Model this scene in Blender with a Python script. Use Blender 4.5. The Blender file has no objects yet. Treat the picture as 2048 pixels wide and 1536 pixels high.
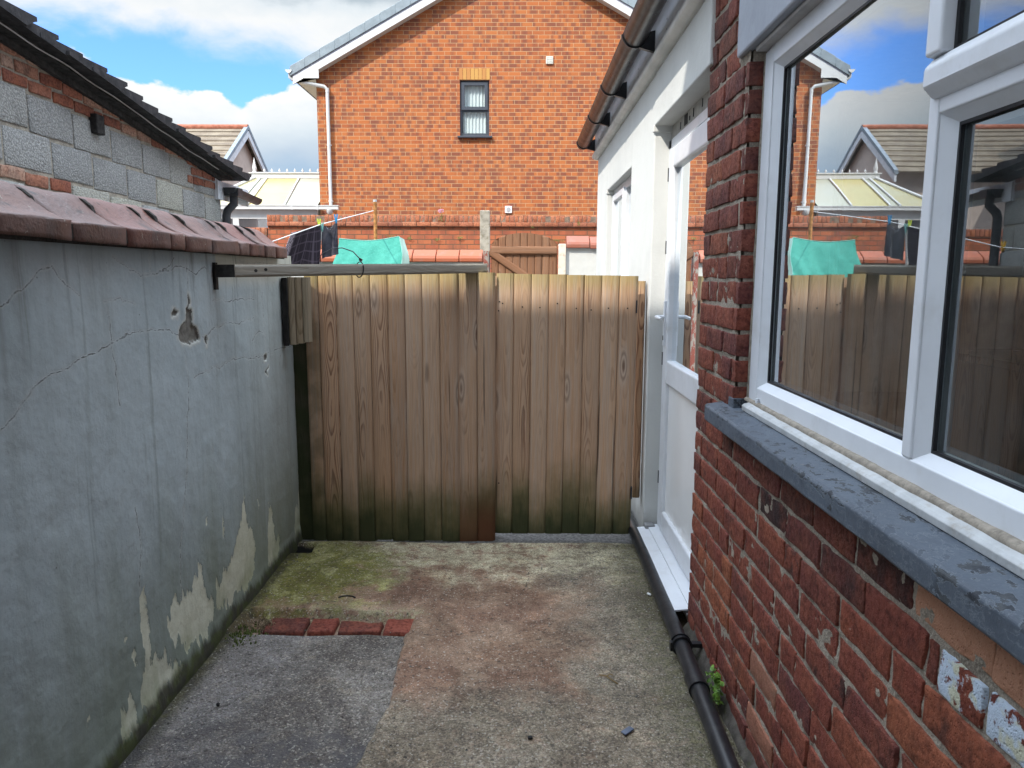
import bpy, bmesh, math, random
import numpy as np
from mathutils import Vector, Matrix
random.seed(7)
RNG = np.random.default_rng(11)
C = bpy.context.scene.collection
rad = math.radians

# ------------------------------------------------------------------ numpy value noise
def _hash(ix, iy, s):
    n = (ix.astype(np.int64) * 374761393 + iy.astype(np.int64) * 668265263 + s * 1442695041) & 0x7fffffff
    n = ((n ^ (n >> 13)) * 1274126177) & 0x7fffffff
    return ((n ^ (n >> 16)) & 0xffff) / 65535.0
def vnoise(x, y, s=0):
    x = np.asarray(x, float); y = np.asarray(y, float)
    ix = np.floor(x); iy = np.floor(y)
    fx = x - ix; fy = y - iy
    fx = fx * fx * (3 - 2 * fx); fy = fy * fy * (3 - 2 * fy)
    a = _hash(ix, iy, s); b = _hash(ix + 1, iy, s); c = _hash(ix, iy + 1, s); d = _hash(ix + 1, iy + 1, s)
    return (a * (1 - fx) + b * fx) * (1 - fy) + (c * (1 - fx) + d * fx) * fy
def fbm(x, y, s=0, o=4):
    t = 0; a = .5; n = 0
    for i in range(o):
        t = t + a * vnoise(x * 2 ** i, y * 2 ** i, s + i * 17); n += a; a *= .5
    return t / n
def sstep(a, b, x):
    t = np.clip((x - a) / (b - a), 0, 1)
    return t * t * (3 - 2 * t)
def poly_sdf(px, py, poly):
    """signed distance, negative inside"""
    d = np.full(px.shape, 1e9); inside = np.zeros(px.shape, bool)
    n = len(poly)
    for i in range(n):
        x0, y0 = poly[i]; x1, y1 = poly[(i + 1) % n]
        dx, dy = x1 - x0, y1 - y0
        t = np.clip(((px - x0) * dx + (py - y0) * dy) / (dx * dx + dy * dy + 1e-12), 0, 1)
        d = np.minimum(d, np.hypot(px - x0 - t * dx, py - y0 - t * dy))
        c = ((y0 > py) != (y1 > py)) & (px < (x1 - x0) * (py - y0) / (y1 - y0 + 1e-12) + x0)
        inside ^= c
    return np.where(inside, -d, d)
def line_dist(px, py, pts):
    d = np.full(px.shape, 1e9)
    for (x0, y0), (x1, y1) in zip(pts, pts[1:]):
        dx, dy = x1 - x0, y1 - y0
        t = np.clip(((px - x0) * dx + (py - y0) * dy) / (dx * dx + dy * dy + 1e-12), 0, 1)
        d = np.minimum(d, np.hypot(px - x0 - t * dx, py - y0 - t * dy))
    return d

# ------------------------------------------------------------------ material DSL
class M:
    def __init__(s, name):
        s.m = bpy.data.materials.new(name); s.m.use_nodes = True
        s.t = s.m.node_tree; s.t.nodes.clear()
        s.out = s.t.nodes.new('ShaderNodeOutputMaterial')
        s._pos = None
    def n(s, typ, **p):
        nd = s.t.nodes.new(typ)
        for k, v in p.items(): setattr(nd, k, v)
        return nd
    def put(s, sock, v):
        if isinstance(v, bpy.types.NodeSocket): s.t.links.new(v, sock)
        elif v is not None:
            if isinstance(v, (tuple, list)) and len(v) == 3 and sock.type == 'RGBA': v = (*v, 1)
            sock.default_value = v
    @property
    def pos(s):
        if s._pos is None: s._pos = s.n('ShaderNodeNewGeometry').outputs['Position']
        return s._pos
    def attr(s, name, out='Fac'):
        return s.n('ShaderNodeAttribute', attribute_name=name).outputs[out]
    def sep(s, v):
        nd = s.n('ShaderNodeSeparateXYZ'); s.put(nd.inputs[0], v); return nd.outputs
    def comb(s, x=0., y=0., z=0.):
        nd = s.n('ShaderNodeCombineXYZ')
        for i, v in enumerate((x, y, z)): s.put(nd.inputs[i], v)
        return nd.outputs[0]
    def vm(s, op, a, b):
        nd = s.n('ShaderNodeVectorMath', operation=op); s.put(nd.inputs[0], a); s.put(nd.inputs[1], b); return nd.outputs[0]
    def scl(s, v, sc): return s.vm('MULTIPLY', v, sc if isinstance(sc, tuple) else (sc, sc, sc))
    def mt(s, op, a, b=None, c=None, clamp=False):
        nd = s.n('ShaderNodeMath', operation=op, use_clamp=clamp)
        for i, v in enumerate((a, b, c)):
            if v is not None: s.put(nd.inputs[i], v)
        return nd.outputs[0]
    def mul(s, a, b): return s.mt('MULTIPLY', a, b)
    def add(s, a, b): return s.mt('ADD', a, b)
    def sub(s, a, b): return s.mt('SUBTRACT', a, b)
    def mr(s, v, a, b, c=0., d=1., smooth=True):
        nd = s.n('ShaderNodeMapRange', interpolation_type='SMOOTHSTEP' if smooth else 'LINEAR')
        s.put(nd.inputs[0], v)
        for i, x in enumerate((a, b, c, d)): s.put(nd.inputs[i + 1], x)
        return nd.outputs[0]
    def noise(s, v, scale=5., det=4., rough=.5, dist=0., out='Fac'):
        nd = s.n('ShaderNodeTexNoise'); s.put(nd.inputs['Vector'], v)
        for k, x in (('Scale', scale), ('Detail', det), ('Roughness', rough), ('Distortion', dist)): s.put(nd.inputs[k], x)
        return nd.outputs[out]
    def vor(s, v, scale=5., out='Distance', feature='F1', rnd=1.):
        nd = s.n('ShaderNodeTexVoronoi', feature=feature); s.put(nd.inputs['Vector'], v)
        s.put(nd.inputs['Scale'], scale); s.put(nd.inputs['Randomness'], rnd)
        return nd.outputs[out]
    def mix(s, f, a, b, mode='MIX'):
        nd = s.n('ShaderNodeMix', data_type='RGBA', blend_type=mode, clamp_factor=True)
        s.put(nd.inputs['Factor'], f); s.put(nd.inputs['A'], a); s.put(nd.inputs['B'], b)
        return nd.outputs['Result']
    def ramp(s, f, stops, interp='LINEAR'):
        nd = s.n('ShaderNodeValToRGB'); cr = nd.color_ramp; cr.interpolation = interp
        while len(cr.elements) < len(stops): cr.elements.new(.5)
        for e, (p, c) in zip(cr.elements, stops):
            e.position = p; e.color = (*c, 1) if isinstance(c, tuple) else (c, c, c, 1)
        s.put(nd.inputs[0], f); return nd.outputs[0]
    def bump(s, h, st=.5, dist=.01, normal=None):
        nd = s.n('ShaderNodeBump'); s.put(nd.inputs['Height'], h); s.put(nd.inputs['Strength'], st); s.put(nd.inputs['Distance'], dist)
        if normal is not None: s.put(nd.inputs['Normal'], normal)
        return nd.outputs[0]
    def done(s, col, rough=.7, normal=None, spec=.4, **kw):
        b = s.n('ShaderNodeBsdfPrincipled')
        s.put(b.inputs['Base Color'], col); s.put(b.inputs['Roughness'], rough); s.put(b.inputs['Specular IOR Level'], spec)
        if normal is not None: s.put(b.inputs['Normal'], normal)
        for k, v in kw.items(): s.put(b.inputs[k.replace('_', ' ')], v)
        s.t.links.new(b.outputs[0], s.out.inputs[0]); return s.m

def sock_rgb(m, v): return v

# ------------------------------------------------------------------ mesh builder
class MB:
    def __init__(s):
        s.v = []; s.f = []; s.a = {}; s.sm = []
    def add(s, vs, fs, smooth=False, **attrs):
        o = len(s.v); s.v.extend(vs)
        s.f.extend([tuple(i + o for i in f) for f in fs]); s.sm.extend([smooth] * len(fs))
        for k, val in attrs.items():
            lst = s.a.setdefault(k, []); lst.extend([0.] * (o - len(lst)))
            lst.extend(val if isinstance(val, (list, np.ndarray)) else [val] * len(vs))
        return s
    def box(s, x0, x1, y0, y1, z0, z1, mat=None, **at):
        vs = [(x, y, z) for x in (x0, x1) for y in (y0, y1) for z in (z0, z1)]
        if mat is not None: vs = [tuple(mat @ Vector(v)) for v in vs]
        return s.add(vs, [(0, 1, 3, 2), (4, 6, 7, 5), (0, 4, 5, 1), (2, 3, 7, 6), (0, 2, 6, 4), (1, 5, 7, 3)], **at)
    def prism(s, poly, axis, a, b, smooth=False, **at):
        """poly in the two other axes (order x,y,z without axis)"""
        n = len(poly)
        def mk(p, q):
            if axis == 'x': return (q, p[0], p[1])
            if axis == 'y': return (p[0], q, p[1])
            return (p[0], p[1], q)
        vs = [mk(p, a) for p in poly] + [mk(p, b) for p in poly]
        fs = [(i, (i + 1) % n, n + (i + 1) % n, n + i) for i in range(n)]
        s.add(vs, fs, smooth, **at)
        s.add([mk(p, a) for p in poly], [tuple(range(n))[::-1]], **at)
        return s.add([mk(p, b) for p in poly], [tuple(range(n))], **at)
    def tube(s, path, r, n=10, cap=True, smooth=True, **at):
        path = [Vector(p) for p in path]
        rs = r if isinstance(r, (list, tuple)) else [r] * len(path)
        up = None; rings = []
        for i, p in enumerate(path):
            d = (path[min(i + 1, len(path) - 1)] - path[max(i - 1, 0)]).normalized()
            if up is None:
                up = Vector((0, 0, 1)) if abs(d.z) < .9 else Vector((1, 0, 0))
            up = (up - d * up.dot(d)).normalized(); sd = d.cross(up)
            rings.append([tuple(p + (up * math.cos(t) + sd * math.sin(t)) * rs[i]) for t in [2 * math.pi * k / n for k in range(n)]])
        vs = [v for rg in rings for v in rg]
        fs = [(i * n + k, i * n + (k + 1) % n, (i + 1) * n + (k + 1) % n, (i + 1) * n + k) for i in range(len(path) - 1) for k in range(n)]
        s.add(vs, fs, smooth, **at)
        if cap:
            s.add(rings[0], [tuple(range(n))], **at); s.add(rings[-1], [tuple(range(n))[::-1]], **at)
        return s
    def grid(s, P, smooth=True, **at):
        """P: (n,m,3) array"""
        n, m = P.shape[:2]
        idx = np.arange(n * m).reshape(n, m)
        q = np.stack([idx[:-1, :-1], idx[1:, :-1], idx[1:, 1:], idx[:-1, 1:]], -1).reshape(-1, 4)
        return s.add([tuple(p) for p in P.reshape(-1, 3)], [tuple(int(i) for i in r) for r in q], smooth, **at)
    def build(s, name, mat, parent=None, bevel=0, seg=2, base=None):
        me = bpy.data.meshes.new(name)
        me.from_pydata(s.v, [], s.f)
        for k, val in s.a.items():
            val = list(val) + [0.] * (len(s.v) - len(val))
            at = me.attributes.new(k, 'FLOAT', 'POINT'); at.data.foreach_set('value', np.asarray(val, 'f'))
        me.polygons.foreach_set('use_smooth', s.sm)
        bm = bmesh.new(); bm.from_mesh(me); bmesh.ops.remove_doubles(bm, verts=bm.verts, dist=1e-6) if bevel else None
        bmesh.ops.recalc_face_normals(bm, faces=bm.faces); bm.to_mesh(me); bm.free()
        me.materials.append(mat)
        o = bpy.data.objects.new(name, me); C.objects.link(o)
        if bevel:
            md = o.modifiers.new('bevel', 'BEVEL'); md.width = bevel; md.segments = seg; md.limit_method = 'ANGLE'; md.angle_limit = rad(40)
            md.harden_normals = False
        if parent is not None:
            o.parent = parent
            o.matrix_parent_inverse = Matrix.Translation(-wloc(parent))
        elif base is not None:
            b = Vector(base); me.transform(Matrix.Translation(-b)); o.location = b
        return o
def build_each(mb, name, mat, parent, **k):
    """one object for every loose piece of the builder"""
    par = list(range(len(mb.v)))
    def find(i):
        while par[i] != i: par[i] = par[par[i]]; i = par[i]
        return i
    key = {}
    for i, v in enumerate(mb.v):
        q = tuple(round(c, 5) for c in v)
        if q in key: par[find(i)] = find(key[q])
        else: key[q] = i
    for f in mb.f:
        a = find(f[0])
        for i in f[1:]: par[find(i)] = a
    isl = {}
    for n, f in enumerate(mb.f): isl.setdefault(find(f[0]), []).append(n)
    res = []
    for faces in isl.values():
        t = MB(); ids = sorted({i for n in faces for i in mb.f[n]}); mp = {i: j for j, i in enumerate(ids)}
        at = {kk: [(list(vv) + [0.] * (len(mb.v) - len(vv)))[i] for i in ids] for kk, vv in mb.a.items()}
        t.v = [mb.v[i] for i in ids]; t.a = at
        t.f = [tuple(mp[i] for i in mb.f[n]) for n in faces]; t.sm = [mb.sm[n] for n in faces]
        res.append(t.build(name, mat, parent, **k))
    return res
def wloc(o):
    v = Vector(o.location)
    return v
def tag(o, label=None, cat=None, group=None, kind=None):
    if label: o['label'] = label
    if cat: o['category'] = cat
    if group: o['group'] = group
    if kind: o['kind'] = kind
    return o
def thing(name, label, cat, loc=(0, 0, 0), group=None):
    o = bpy.data.objects.new(name, None); C.objects.link(o); o.location = loc; o.empty_display_size = .1
    return tag(o, label, cat, group)
def copy_tree(o, parent=None):
    c = o.copy(); C.objects.link(c)
    if parent is not None: c.parent = parent
    for ch in [x for x in bpy.data.objects if x.parent == o]: copy_tree(ch, c)
    return c

# ------------------------------------------------------------------ materials
def mat_near_brick(name, ramp, mottling=.5, soot=.6, paint=False, bump=.6):
    m = M(name); p = m.pos; r = m.attr('rnd'); r2 = m.attr('rnd2')
    off = m.vm('ADD', p, m.comb(m.mul(r, 9.), m.mul(r2, 7.), 0.))
    c = m.ramp(r, ramp)
    big = m.noise(off, 9, 5, .6)
    fine = m.noise(off, 70, 4, .6)
    c = m.mix(m.mr(big, .35, .7, 0, mottling), c, m.mix(.75, c, (.42, .14, .06), 'MIX'))
    c = m.mix(m.mr(fine, .42, .70, 0, .7), c, m.mix(1., c, (.35, .3, .3), 'MULTIPLY'))
    blot = m.noise(off, 20, 6, .7, .4)
    c = m.mix(m.mr(blot, .50, .60, 0, .5), c, m.mix(1., c, (.45, .42, .45), 'MULTIPLY'))
    sootf = m.mul(m.mr(m.noise(off, 14, 5, .65), .5, .68, 0, 1), m.mr(r2, .55, .95, 0, soot))
    sootf = m.mt('MAXIMUM', sootf, m.mul(m.attr('soot'), m.mr(m.noise(off, 16, 4, .6), .3, .55, .25, 1.)))
    c = m.mix(sootf, c, (.012, .011, .012))
    # mortar smears
    sm = m.mul(m.mr(m.noise(off, 22, 5, .7), .62, .8), m.mr(m.noise(p, 3, 2), .45, .65, 0, .55))
    c = m.mix(sm, c, (.30, .25, .20))
    if paint:
        pf = m.mul(m.attr('paint'), m.mr(m.noise(m.scl(off, (1, 1, 1.)), 26, 5, .62), .44, .5))
        c = m.mix(pf, c, m.mix(m.mr(m.noise(p, 30, 2), .5, .65), (.50, .58, .68), (.55, .55, .42)))
        c = m.mix(m.attr('cream'), c, m.mix(m.mr(m.noise(off, 12, 4, .6), .55, .72, 0, .8), (.42, .21, .13), (.20, .06, .035)))
    pits = m.vor(off, 130)
    h = m.add(m.mul(m.noise(off, 45, 6, .7), 1.), m.mul(m.mr(pits, .0, .35), .35))
    return m.done(c, m.mr(fine, .3, .7, .62, .9), m.bump(h, bump, .006), .35)

def mat_mortar(name, col=(.27, .23, .18), dark=(.12, .10, .08)):
    m = M(name); p = m.pos
    n = m.noise(p, 12, 5, .65); f = m.noise(p, 160, 3, .6)
    c = m.mix(m.mr(n, .35, .7), col, dark)
    c = m.mix(m.mr(f, .45, .7, 0, .6), c, tuple(x * 1.5 for x in col))
    return m.done(c, .95, m.bump(m.add(f, m.mul(n, 1.5)), .8, .006), .2)

def mat_far_brick(name, c1, c2, dark, mortar, bw=.225, rh=.075, ms=.010, axis='xz', vary=.5, off=(0, 0)):
    m = M(name); p = m.sep(m.pos)
    a, b = (p[0], p[2]) if axis == 'xz' else (p[1], p[2])
    a = m.add(a, off[0]); b = m.add(b, off[1])
    br = m.n('ShaderNodeTexBrick', offset=.5, squash=1.)
    m.put(br.inputs['Vector'], m.comb(a, b, 0.)); m.put(br.inputs['Scale'], 1.)
    m.put(br.inputs['Brick Width'], bw); m.put(br.inputs['Row Height'], rh); m.put(br.inputs['Mortar Size'], ms * .5)
    m.put(br.inputs['Mortar Smooth'], .25); m.put(br.inputs['Bias'], -.1)
    m.put(br.inputs['Color1'], (0., 0., 0.)); m.put(br.inputs['Color2'], (1., 1., 1.)); m.put(br.inputs['Mortar'], (.5, .5, .5))
    tone = br.outputs['Color']; fac = br.outputs['Fac']
    c = m.mix(tone, c1, c2)
    v = m.comb(m.mul(a, 1.), m.mul(b, 2.6), 0.)
    row = m.mt('FLOOR', m.mt('DIVIDE', b, rh))
    v2 = m.comb(m.mul(a, 1.), m.mul(row, 7.31), 0.)
    endn = m.noise(v2, 6.5, 1.5, .5)
    c = m.mix(m.mr(endn, .46, .60, 0, vary), c, dark)
    c = m.mix(m.mul(m.mr(m.noise(m.comb(a, m.add(b, m.mul(a, .35)), 0.), 3.2, 3, .6), .5, .66, 0, .55), m.mr(tone, .3, .6)), c, dark)
    c = m.mix(m.mr(m.noise(v, .9, 4, .6), .4, .7, 0, .35), c, m.mix(1., c, (1.18, .95, .8), 'MULTIPLY'))
    c = m.mix(m.mr(m.noise(v, 40, 3, .6), .4, .75, 0, .35), c, m.mix(1., c, (.6, .55, .5), 'MULTIPLY'))
    c = m.mix(fac, c, mortar)
    h = m.sub(m.mul(m.noise(v, 50, 3), .3), fac)
    return m.done(c, .85, m.bump(h, .6, .006), .25)

def mat_plain(name, col, rough=.5, var=.12, scale=8., dirt=None, bump=0., bscale=60., spec=.4, stretch=(1, 1, 1), metallic=0.):
    m = M(name); p = m.scl(m.pos, stretch)
    n = m.noise(p, scale, 5, .6)
    c = m.mix(m.mr(n, .3, .75, 0, 1.), tuple(x * (1 + var) for x in col), tuple(x * (1 - var * 1.6) for x in col))
    if dirt:
        dcol, amt = dirt
        c = m.mix(m.mr(m.noise(p, scale * 1.7, 6, .68), .5, .72, 0, amt), c, dcol)
    nr = m.bump(m.noise(p, bscale, 4, .6), bump, .004) if bump else None
    return m.done(c, m.mr(n, .3, .7, rough * .85, min(1, rough * 1.15)), nr, spec, Metallic=metallic)

def mat_wood(name, early, late, grey, greyamt=.5, algae=False, base_z=0., top_z=1.5, ringw=.0052, tone=.35, rough=.8):
    """planks carrying wu (across), wz (along) and wr (random per plank)"""
    m = M(name); u = m.attr('wu'); z = m.attr('wz'); r = m.attr('wr')
    sd = m.mul(r, 57.3)
    sc = lambda a, b, c=0.: m.comb(a, b, c)
    # knots
    kv = sc(m.mul(u, 9.), m.add(m.mul(z, 2.1), sd), sd)
    kn = m.n('ShaderNodeTexVoronoi', feature='F1'); m.put(kn.inputs['Vector'], kv); m.put(kn.inputs['Scale'], 1.); m.put(kn.inputs['Randomness'], .9)
    kd = kn.outputs['Distance']; kc = m.sep(kn.outputs['Color'])[0]
    has = m.mr(kc, .48, .52)
    k = m.mul(m.mr(kd, .0, .36, 1., 0.), has)
    depth = m.add(.004, m.mul(m.noise(sc(sd, m.mul(z, 1.25), 3.), 1., 2, .5), .075))
    uu = m.add(m.add(u, m.mul(m.sub(m.noise(sc(sd, m.mul(z, .8), 9.), 1., 1), .5), .07)), m.mul(m.sub(r, .5), .03))
    rr = m.mt('SQRT', m.add(m.mul(uu, uu), m.mul(depth, depth)))
    rr = m.add(rr, m.mul(k, .016))
    rr = m.add(rr, m.mul(m.sub(m.noise(sc(m.mul(u, 26.), m.mul(z, 5.), sd), 1., 3), .5), .006))
    ph = m.mt('FRACT', m.mt('DIVIDE', rr, ringw))
    ring = m.mul(m.mr(ph, .35, .86), m.mr(ph, 1., .9))
    fib = m.noise(sc(m.mul(u, 420.), m.mul(z, 7.), sd), 1., 3, .6)
    fib2 = m.noise(sc(m.mul(u, 90.), m.mul(z, 1.6), sd), 1., 4, .6)
    rstr = m.mr(m.noise(sc(m.mul(u, 8.), m.mul(z, 1.2), sd), 1., 2), .35, .62, .15, .9)
    r2 = m.mt('FRACT', m.mul(r, 13.7)); r3 = m.mt('FRACT', m.mul(r, 31.3))
    c = m.mix(m.mul(m.mul(ring, rstr), m.mr(r2, .25, .7, .35, 1.15)), early, late)
    c = m.mix(m.mr(r3, .35, 1., 0, .6, False), c, m.mix(1., c, (.92, .80, .68), 'MULTIPLY'))
    c = m.mix(m.mul(m.mr(fib2, .35, .7, 0, greyamt), m.mr(r2, .3, .75, 1.3, .55)), c, grey)
    c = m.mix(m.mr(fib, .35, .75, 0, .45), c, m.mix(1., c, (.55, .5, .46), 'MULTIPLY'))
    wk = m.mul(m.mul(has, m.mr(kd, .34, .12, 0, .55)), m.mr(m.mt('FRACT', m.mul(r, 5.9)), .3, .6))
    c = m.mix(wk, c, tuple(min(1, x * 1.25) for x in grey))
    c = m.mix(m.mul(has, m.mr(kd, .06, .13, .85, 0.)), c, tuple(x * .55 for x in late))
    c = m.mix(m.mul(has, m.mul(m.mr(kd, .12, .16), m.mr(kd, .16, .22, .5, 0.))), c, tuple(x * .5 for x in late))
    c = m.mix(m.mr(r, 0, 1, 0, tone, False), c, m.mix(1., c, (.62, .6, .6), 'MULTIPLY'))
    # splits
    sp = m.mul(m.mr(m.noise(sc(m.mul(u, 60.), m.mul(z, .9), m.add(sd, 4.)), 1., 2, .4), .7, .76), .8)
    c = m.mix(sp, c, (.03, .022, .016))
    if algae:
        ph2 = m.noise(sc(m.mul(m.add(u, m.mul(r, 3.)), 10.), m.mul(z, 3.), sd), 1., 4, .6)
        wv = m.noise(m.pos, 3.2, 4, .6)
        zz = m.sub(z, m.mul(m.sub(wv, .5), .34))
        zz = m.sub(zz, m.mul(m.sub(ph2, .5), .30))
        zz = m.sub(zz, m.mul(m.sub(m.mt('FRACT', m.mul(r, 23.3)), .5), .14))
        c = m.mix(m.mr(zz, .48, .12, 0, .85), c, (.075, .080, .026))
        c = m.mix(m.mr(zz, .19, .02, 0, .88), c, (.034, .042, .015))
        rust = m.attr('rust')
        c = m.mix(m.mul(rust, m.mr(z, .42, .05, 0, .8)), c, (.13, .045, .02))
        gl = m.attr('green')
        c = m.mix(m.mul(gl, m.mr(m.noise(m.pos, 9, 4), .3, .6, .4, 1.)), c, (.03, .038, .014))
        zt = m.sub(z, m.mul(m.sub(ph2, .5), .10))
        c = m.mix(m.mr(zt, 1.38, 1.52, 0, .5), c, (.34, .30, .09))
    h = m.add(m.mul(ring, -.5), m.add(m.mul(fib, .5), m.mul(sp, -2.)))
    return m.done(c, rough, m.bump(h, .45, .003), .3)

def mat_glass(name, strength=4.3, tint=(.80, .86, .86)):
    m = M(name)
    gm = m.n('ShaderNodeNewGeometry'); dt = m.n('ShaderNodeVectorMath', operation='DOT_PRODUCT')
    m.put(dt.inputs[0], gm.outputs['Incoming']); m.put(dt.inputs[1], gm.outputs['Normal'])
    fr = m.add(.043, m.mul(.957, m.mt('POWER', m.sub(1., m.mt('ABSOLUTE', dt.outputs['Value'])), 5.)))
    w = m.noise(m.pos, 1.3, 2, .5)
    nb = m.bump(w, .012, .05)
    gl = m.n('ShaderNodeBsdfGlossy'); m.put(gl.inputs['Roughness'], .0); m.put(gl.inputs['Color'], (.93, .97, 1., 1)); m.put(gl.inputs['Normal'], nb)
    tr = m.n('ShaderNodeBsdfTransparent'); m.put(tr.inputs['Color'], (*tint, 1))
    mx = m.n('ShaderNodeMixShader')
    m.put(mx.inputs[0], m.mt('MULTIPLY', fr, strength, clamp=True))
    m.t.links.new(tr.outputs[0], mx.inputs[1]); m.t.links.new(gl.outputs[0], mx.inputs[2])
    df = m.n('ShaderNodeBsdfDiffuse'); m.put(df.inputs['Color'], (.55, .6, .62, 1)); m2 = m.n('ShaderNodeMixShader')
    m.put(m2.inputs[0], m.mr(m.noise(m.scl(m.pos, (1, 1, .6)), 5., 5, .6), .35, .75, .012, .06))
    m.t.links.new(mx.outputs[0], m2.inputs[1]); m.t.links.new(df.outputs[0], m2.inputs[2])
    m.t.links.new(m2.outputs[0], m.out.inputs[0]); return m.m

def mat_left_wall():
    m = M('painted_render'); p = m.pos; s = m.sep(p)
    lo = m.noise(p, 1.6, 4, .6)
    streak = m.noise(m.scl(p, (1, 7, .55)), 1., 5, .6)
    fine = m.noise(p, 60, 4, .65)
    c = m.mix(m.mr(lo, .35, .7), (.40, .455, .47), (.335, .385, .40))
    c = m.mix(m.mr(streak, .48, .74, 0, .42), c, (.20, .215, .195))
    run = m.noise(m.scl(p, (1, 11, .25)), 1.2, 4, .6)
    c = m.mix(m.mr(run, .58, .70, 0, .5), c, (.17, .19, .165))
    c = m.mix(m.mr(fine, .45, .8, 0, .25), c, (.22, .23, .22))
    # damp green towards the bottom of the wall, drawn down in runs
    gz = m.add(s[2], m.mul(m.sub(m.noise(m.scl(p, (1, 5, 1.1)), 1.4, 5, .65), .5), .9))
    c = m.mix(m.mr(gz, .85, .05, 0, .78), c, (.18, .205, .15))
    c = m.mix(m.mr(s[1], 2.9, 4.1, 0, .35), c, (.34, .335, .27))
    # bright strip under the coping at the far end, light painted in as cream
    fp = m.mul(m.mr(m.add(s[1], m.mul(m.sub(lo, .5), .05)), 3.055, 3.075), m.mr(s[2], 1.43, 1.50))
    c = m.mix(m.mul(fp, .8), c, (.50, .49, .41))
    # grime runs under the coping
    rn = m.mul(m.mr(m.noise(m.scl(p, (1, 16, .7)), 1.3, 5, .6), .52, .7), m.mr(s[2], 1.15, 1.58, 0, .65))
    c = m.mix(rn, c, (.12, .125, .105))
    sp = m.mul(m.mr(m.vor(p, 26), .10, .05), m.mr(m.noise(p, 3.), .55, .6))
    c = m.mix(m.mul(sp, .7), c, (.10, .10, .08))
    # peeled paint
    pe = m.attr('peel'); jag = m.mul(m.sub(m.noise(m.scl(p, (1, 1.6, .8)), 34, 5, .72), .5), .034)
    pf = m.mr(m.add(pe, jag), .0012, -.0012)
    pcol = m.mix(m.mr(m.noise(p, 7, 5, .65), .35, .7), (.62, .62, .50), (.52, .52, .40))
    pcol = m.mix(m.mr(m.noise(p, 50, 4, .7), .55, .72, 0, .35), pcol, (.30, .30, .22))
    pcol = m.mix(m.mr(gz, .22, .0, 0, .45), pcol, (.22, .25, .12))
    c = m.mix(pf, c, pcol)
    # blown render hole: bare cement
    ho = m.add(m.attr('hole'), m.mul(m.sub(m.noise(p, 60, 4, .7), .5), .012))
    hf = m.mr(ho, .001, -.001)
    c = m.mix(m.mr(ho, .016, .003, 0, .75), c, (.50, .50, .45))
    c = m.mix(hf, c, m.mix(m.mr(m.noise(p, 40, 5, .7), .35, .7), (.20, .19, .165), (.10, .095, .085)))
    # cracks
    cr = m.add(m.attr('crack'), m.mul(m.sub(m.noise(p, 90, 3, .6), .5), .004))
    cf = m.mul(m.mr(cr, .0030, .0008), m.mr(m.noise(p, 4.5, 4, .6), .36, .56, .12, .8))
    c = m.mix(m.mr(cr, .012, .003, 0, .25), c, (.46, .47, .45))
    c = m.mix(m.mul(cf, m.mr(m.noise(p, 14, 3), .3, .5, .35, .95)), c, (.07, .07, .06))
    # wet, mossy foot
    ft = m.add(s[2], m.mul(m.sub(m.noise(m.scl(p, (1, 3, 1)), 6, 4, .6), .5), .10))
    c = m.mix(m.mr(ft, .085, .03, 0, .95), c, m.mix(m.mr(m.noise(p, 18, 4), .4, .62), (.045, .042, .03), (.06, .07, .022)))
    h = m.add(m.add(m.mul(fine, .35), m.mul(m.noise(p, 14, 4, .6), .7)), m.add(m.mul(pf, -.6), m.mul(cf, -1.2)))
    return m.done(c, m.mr(lo, .3, .7, .62, .8), m.bump(h, .55, .006), .3)

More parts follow.
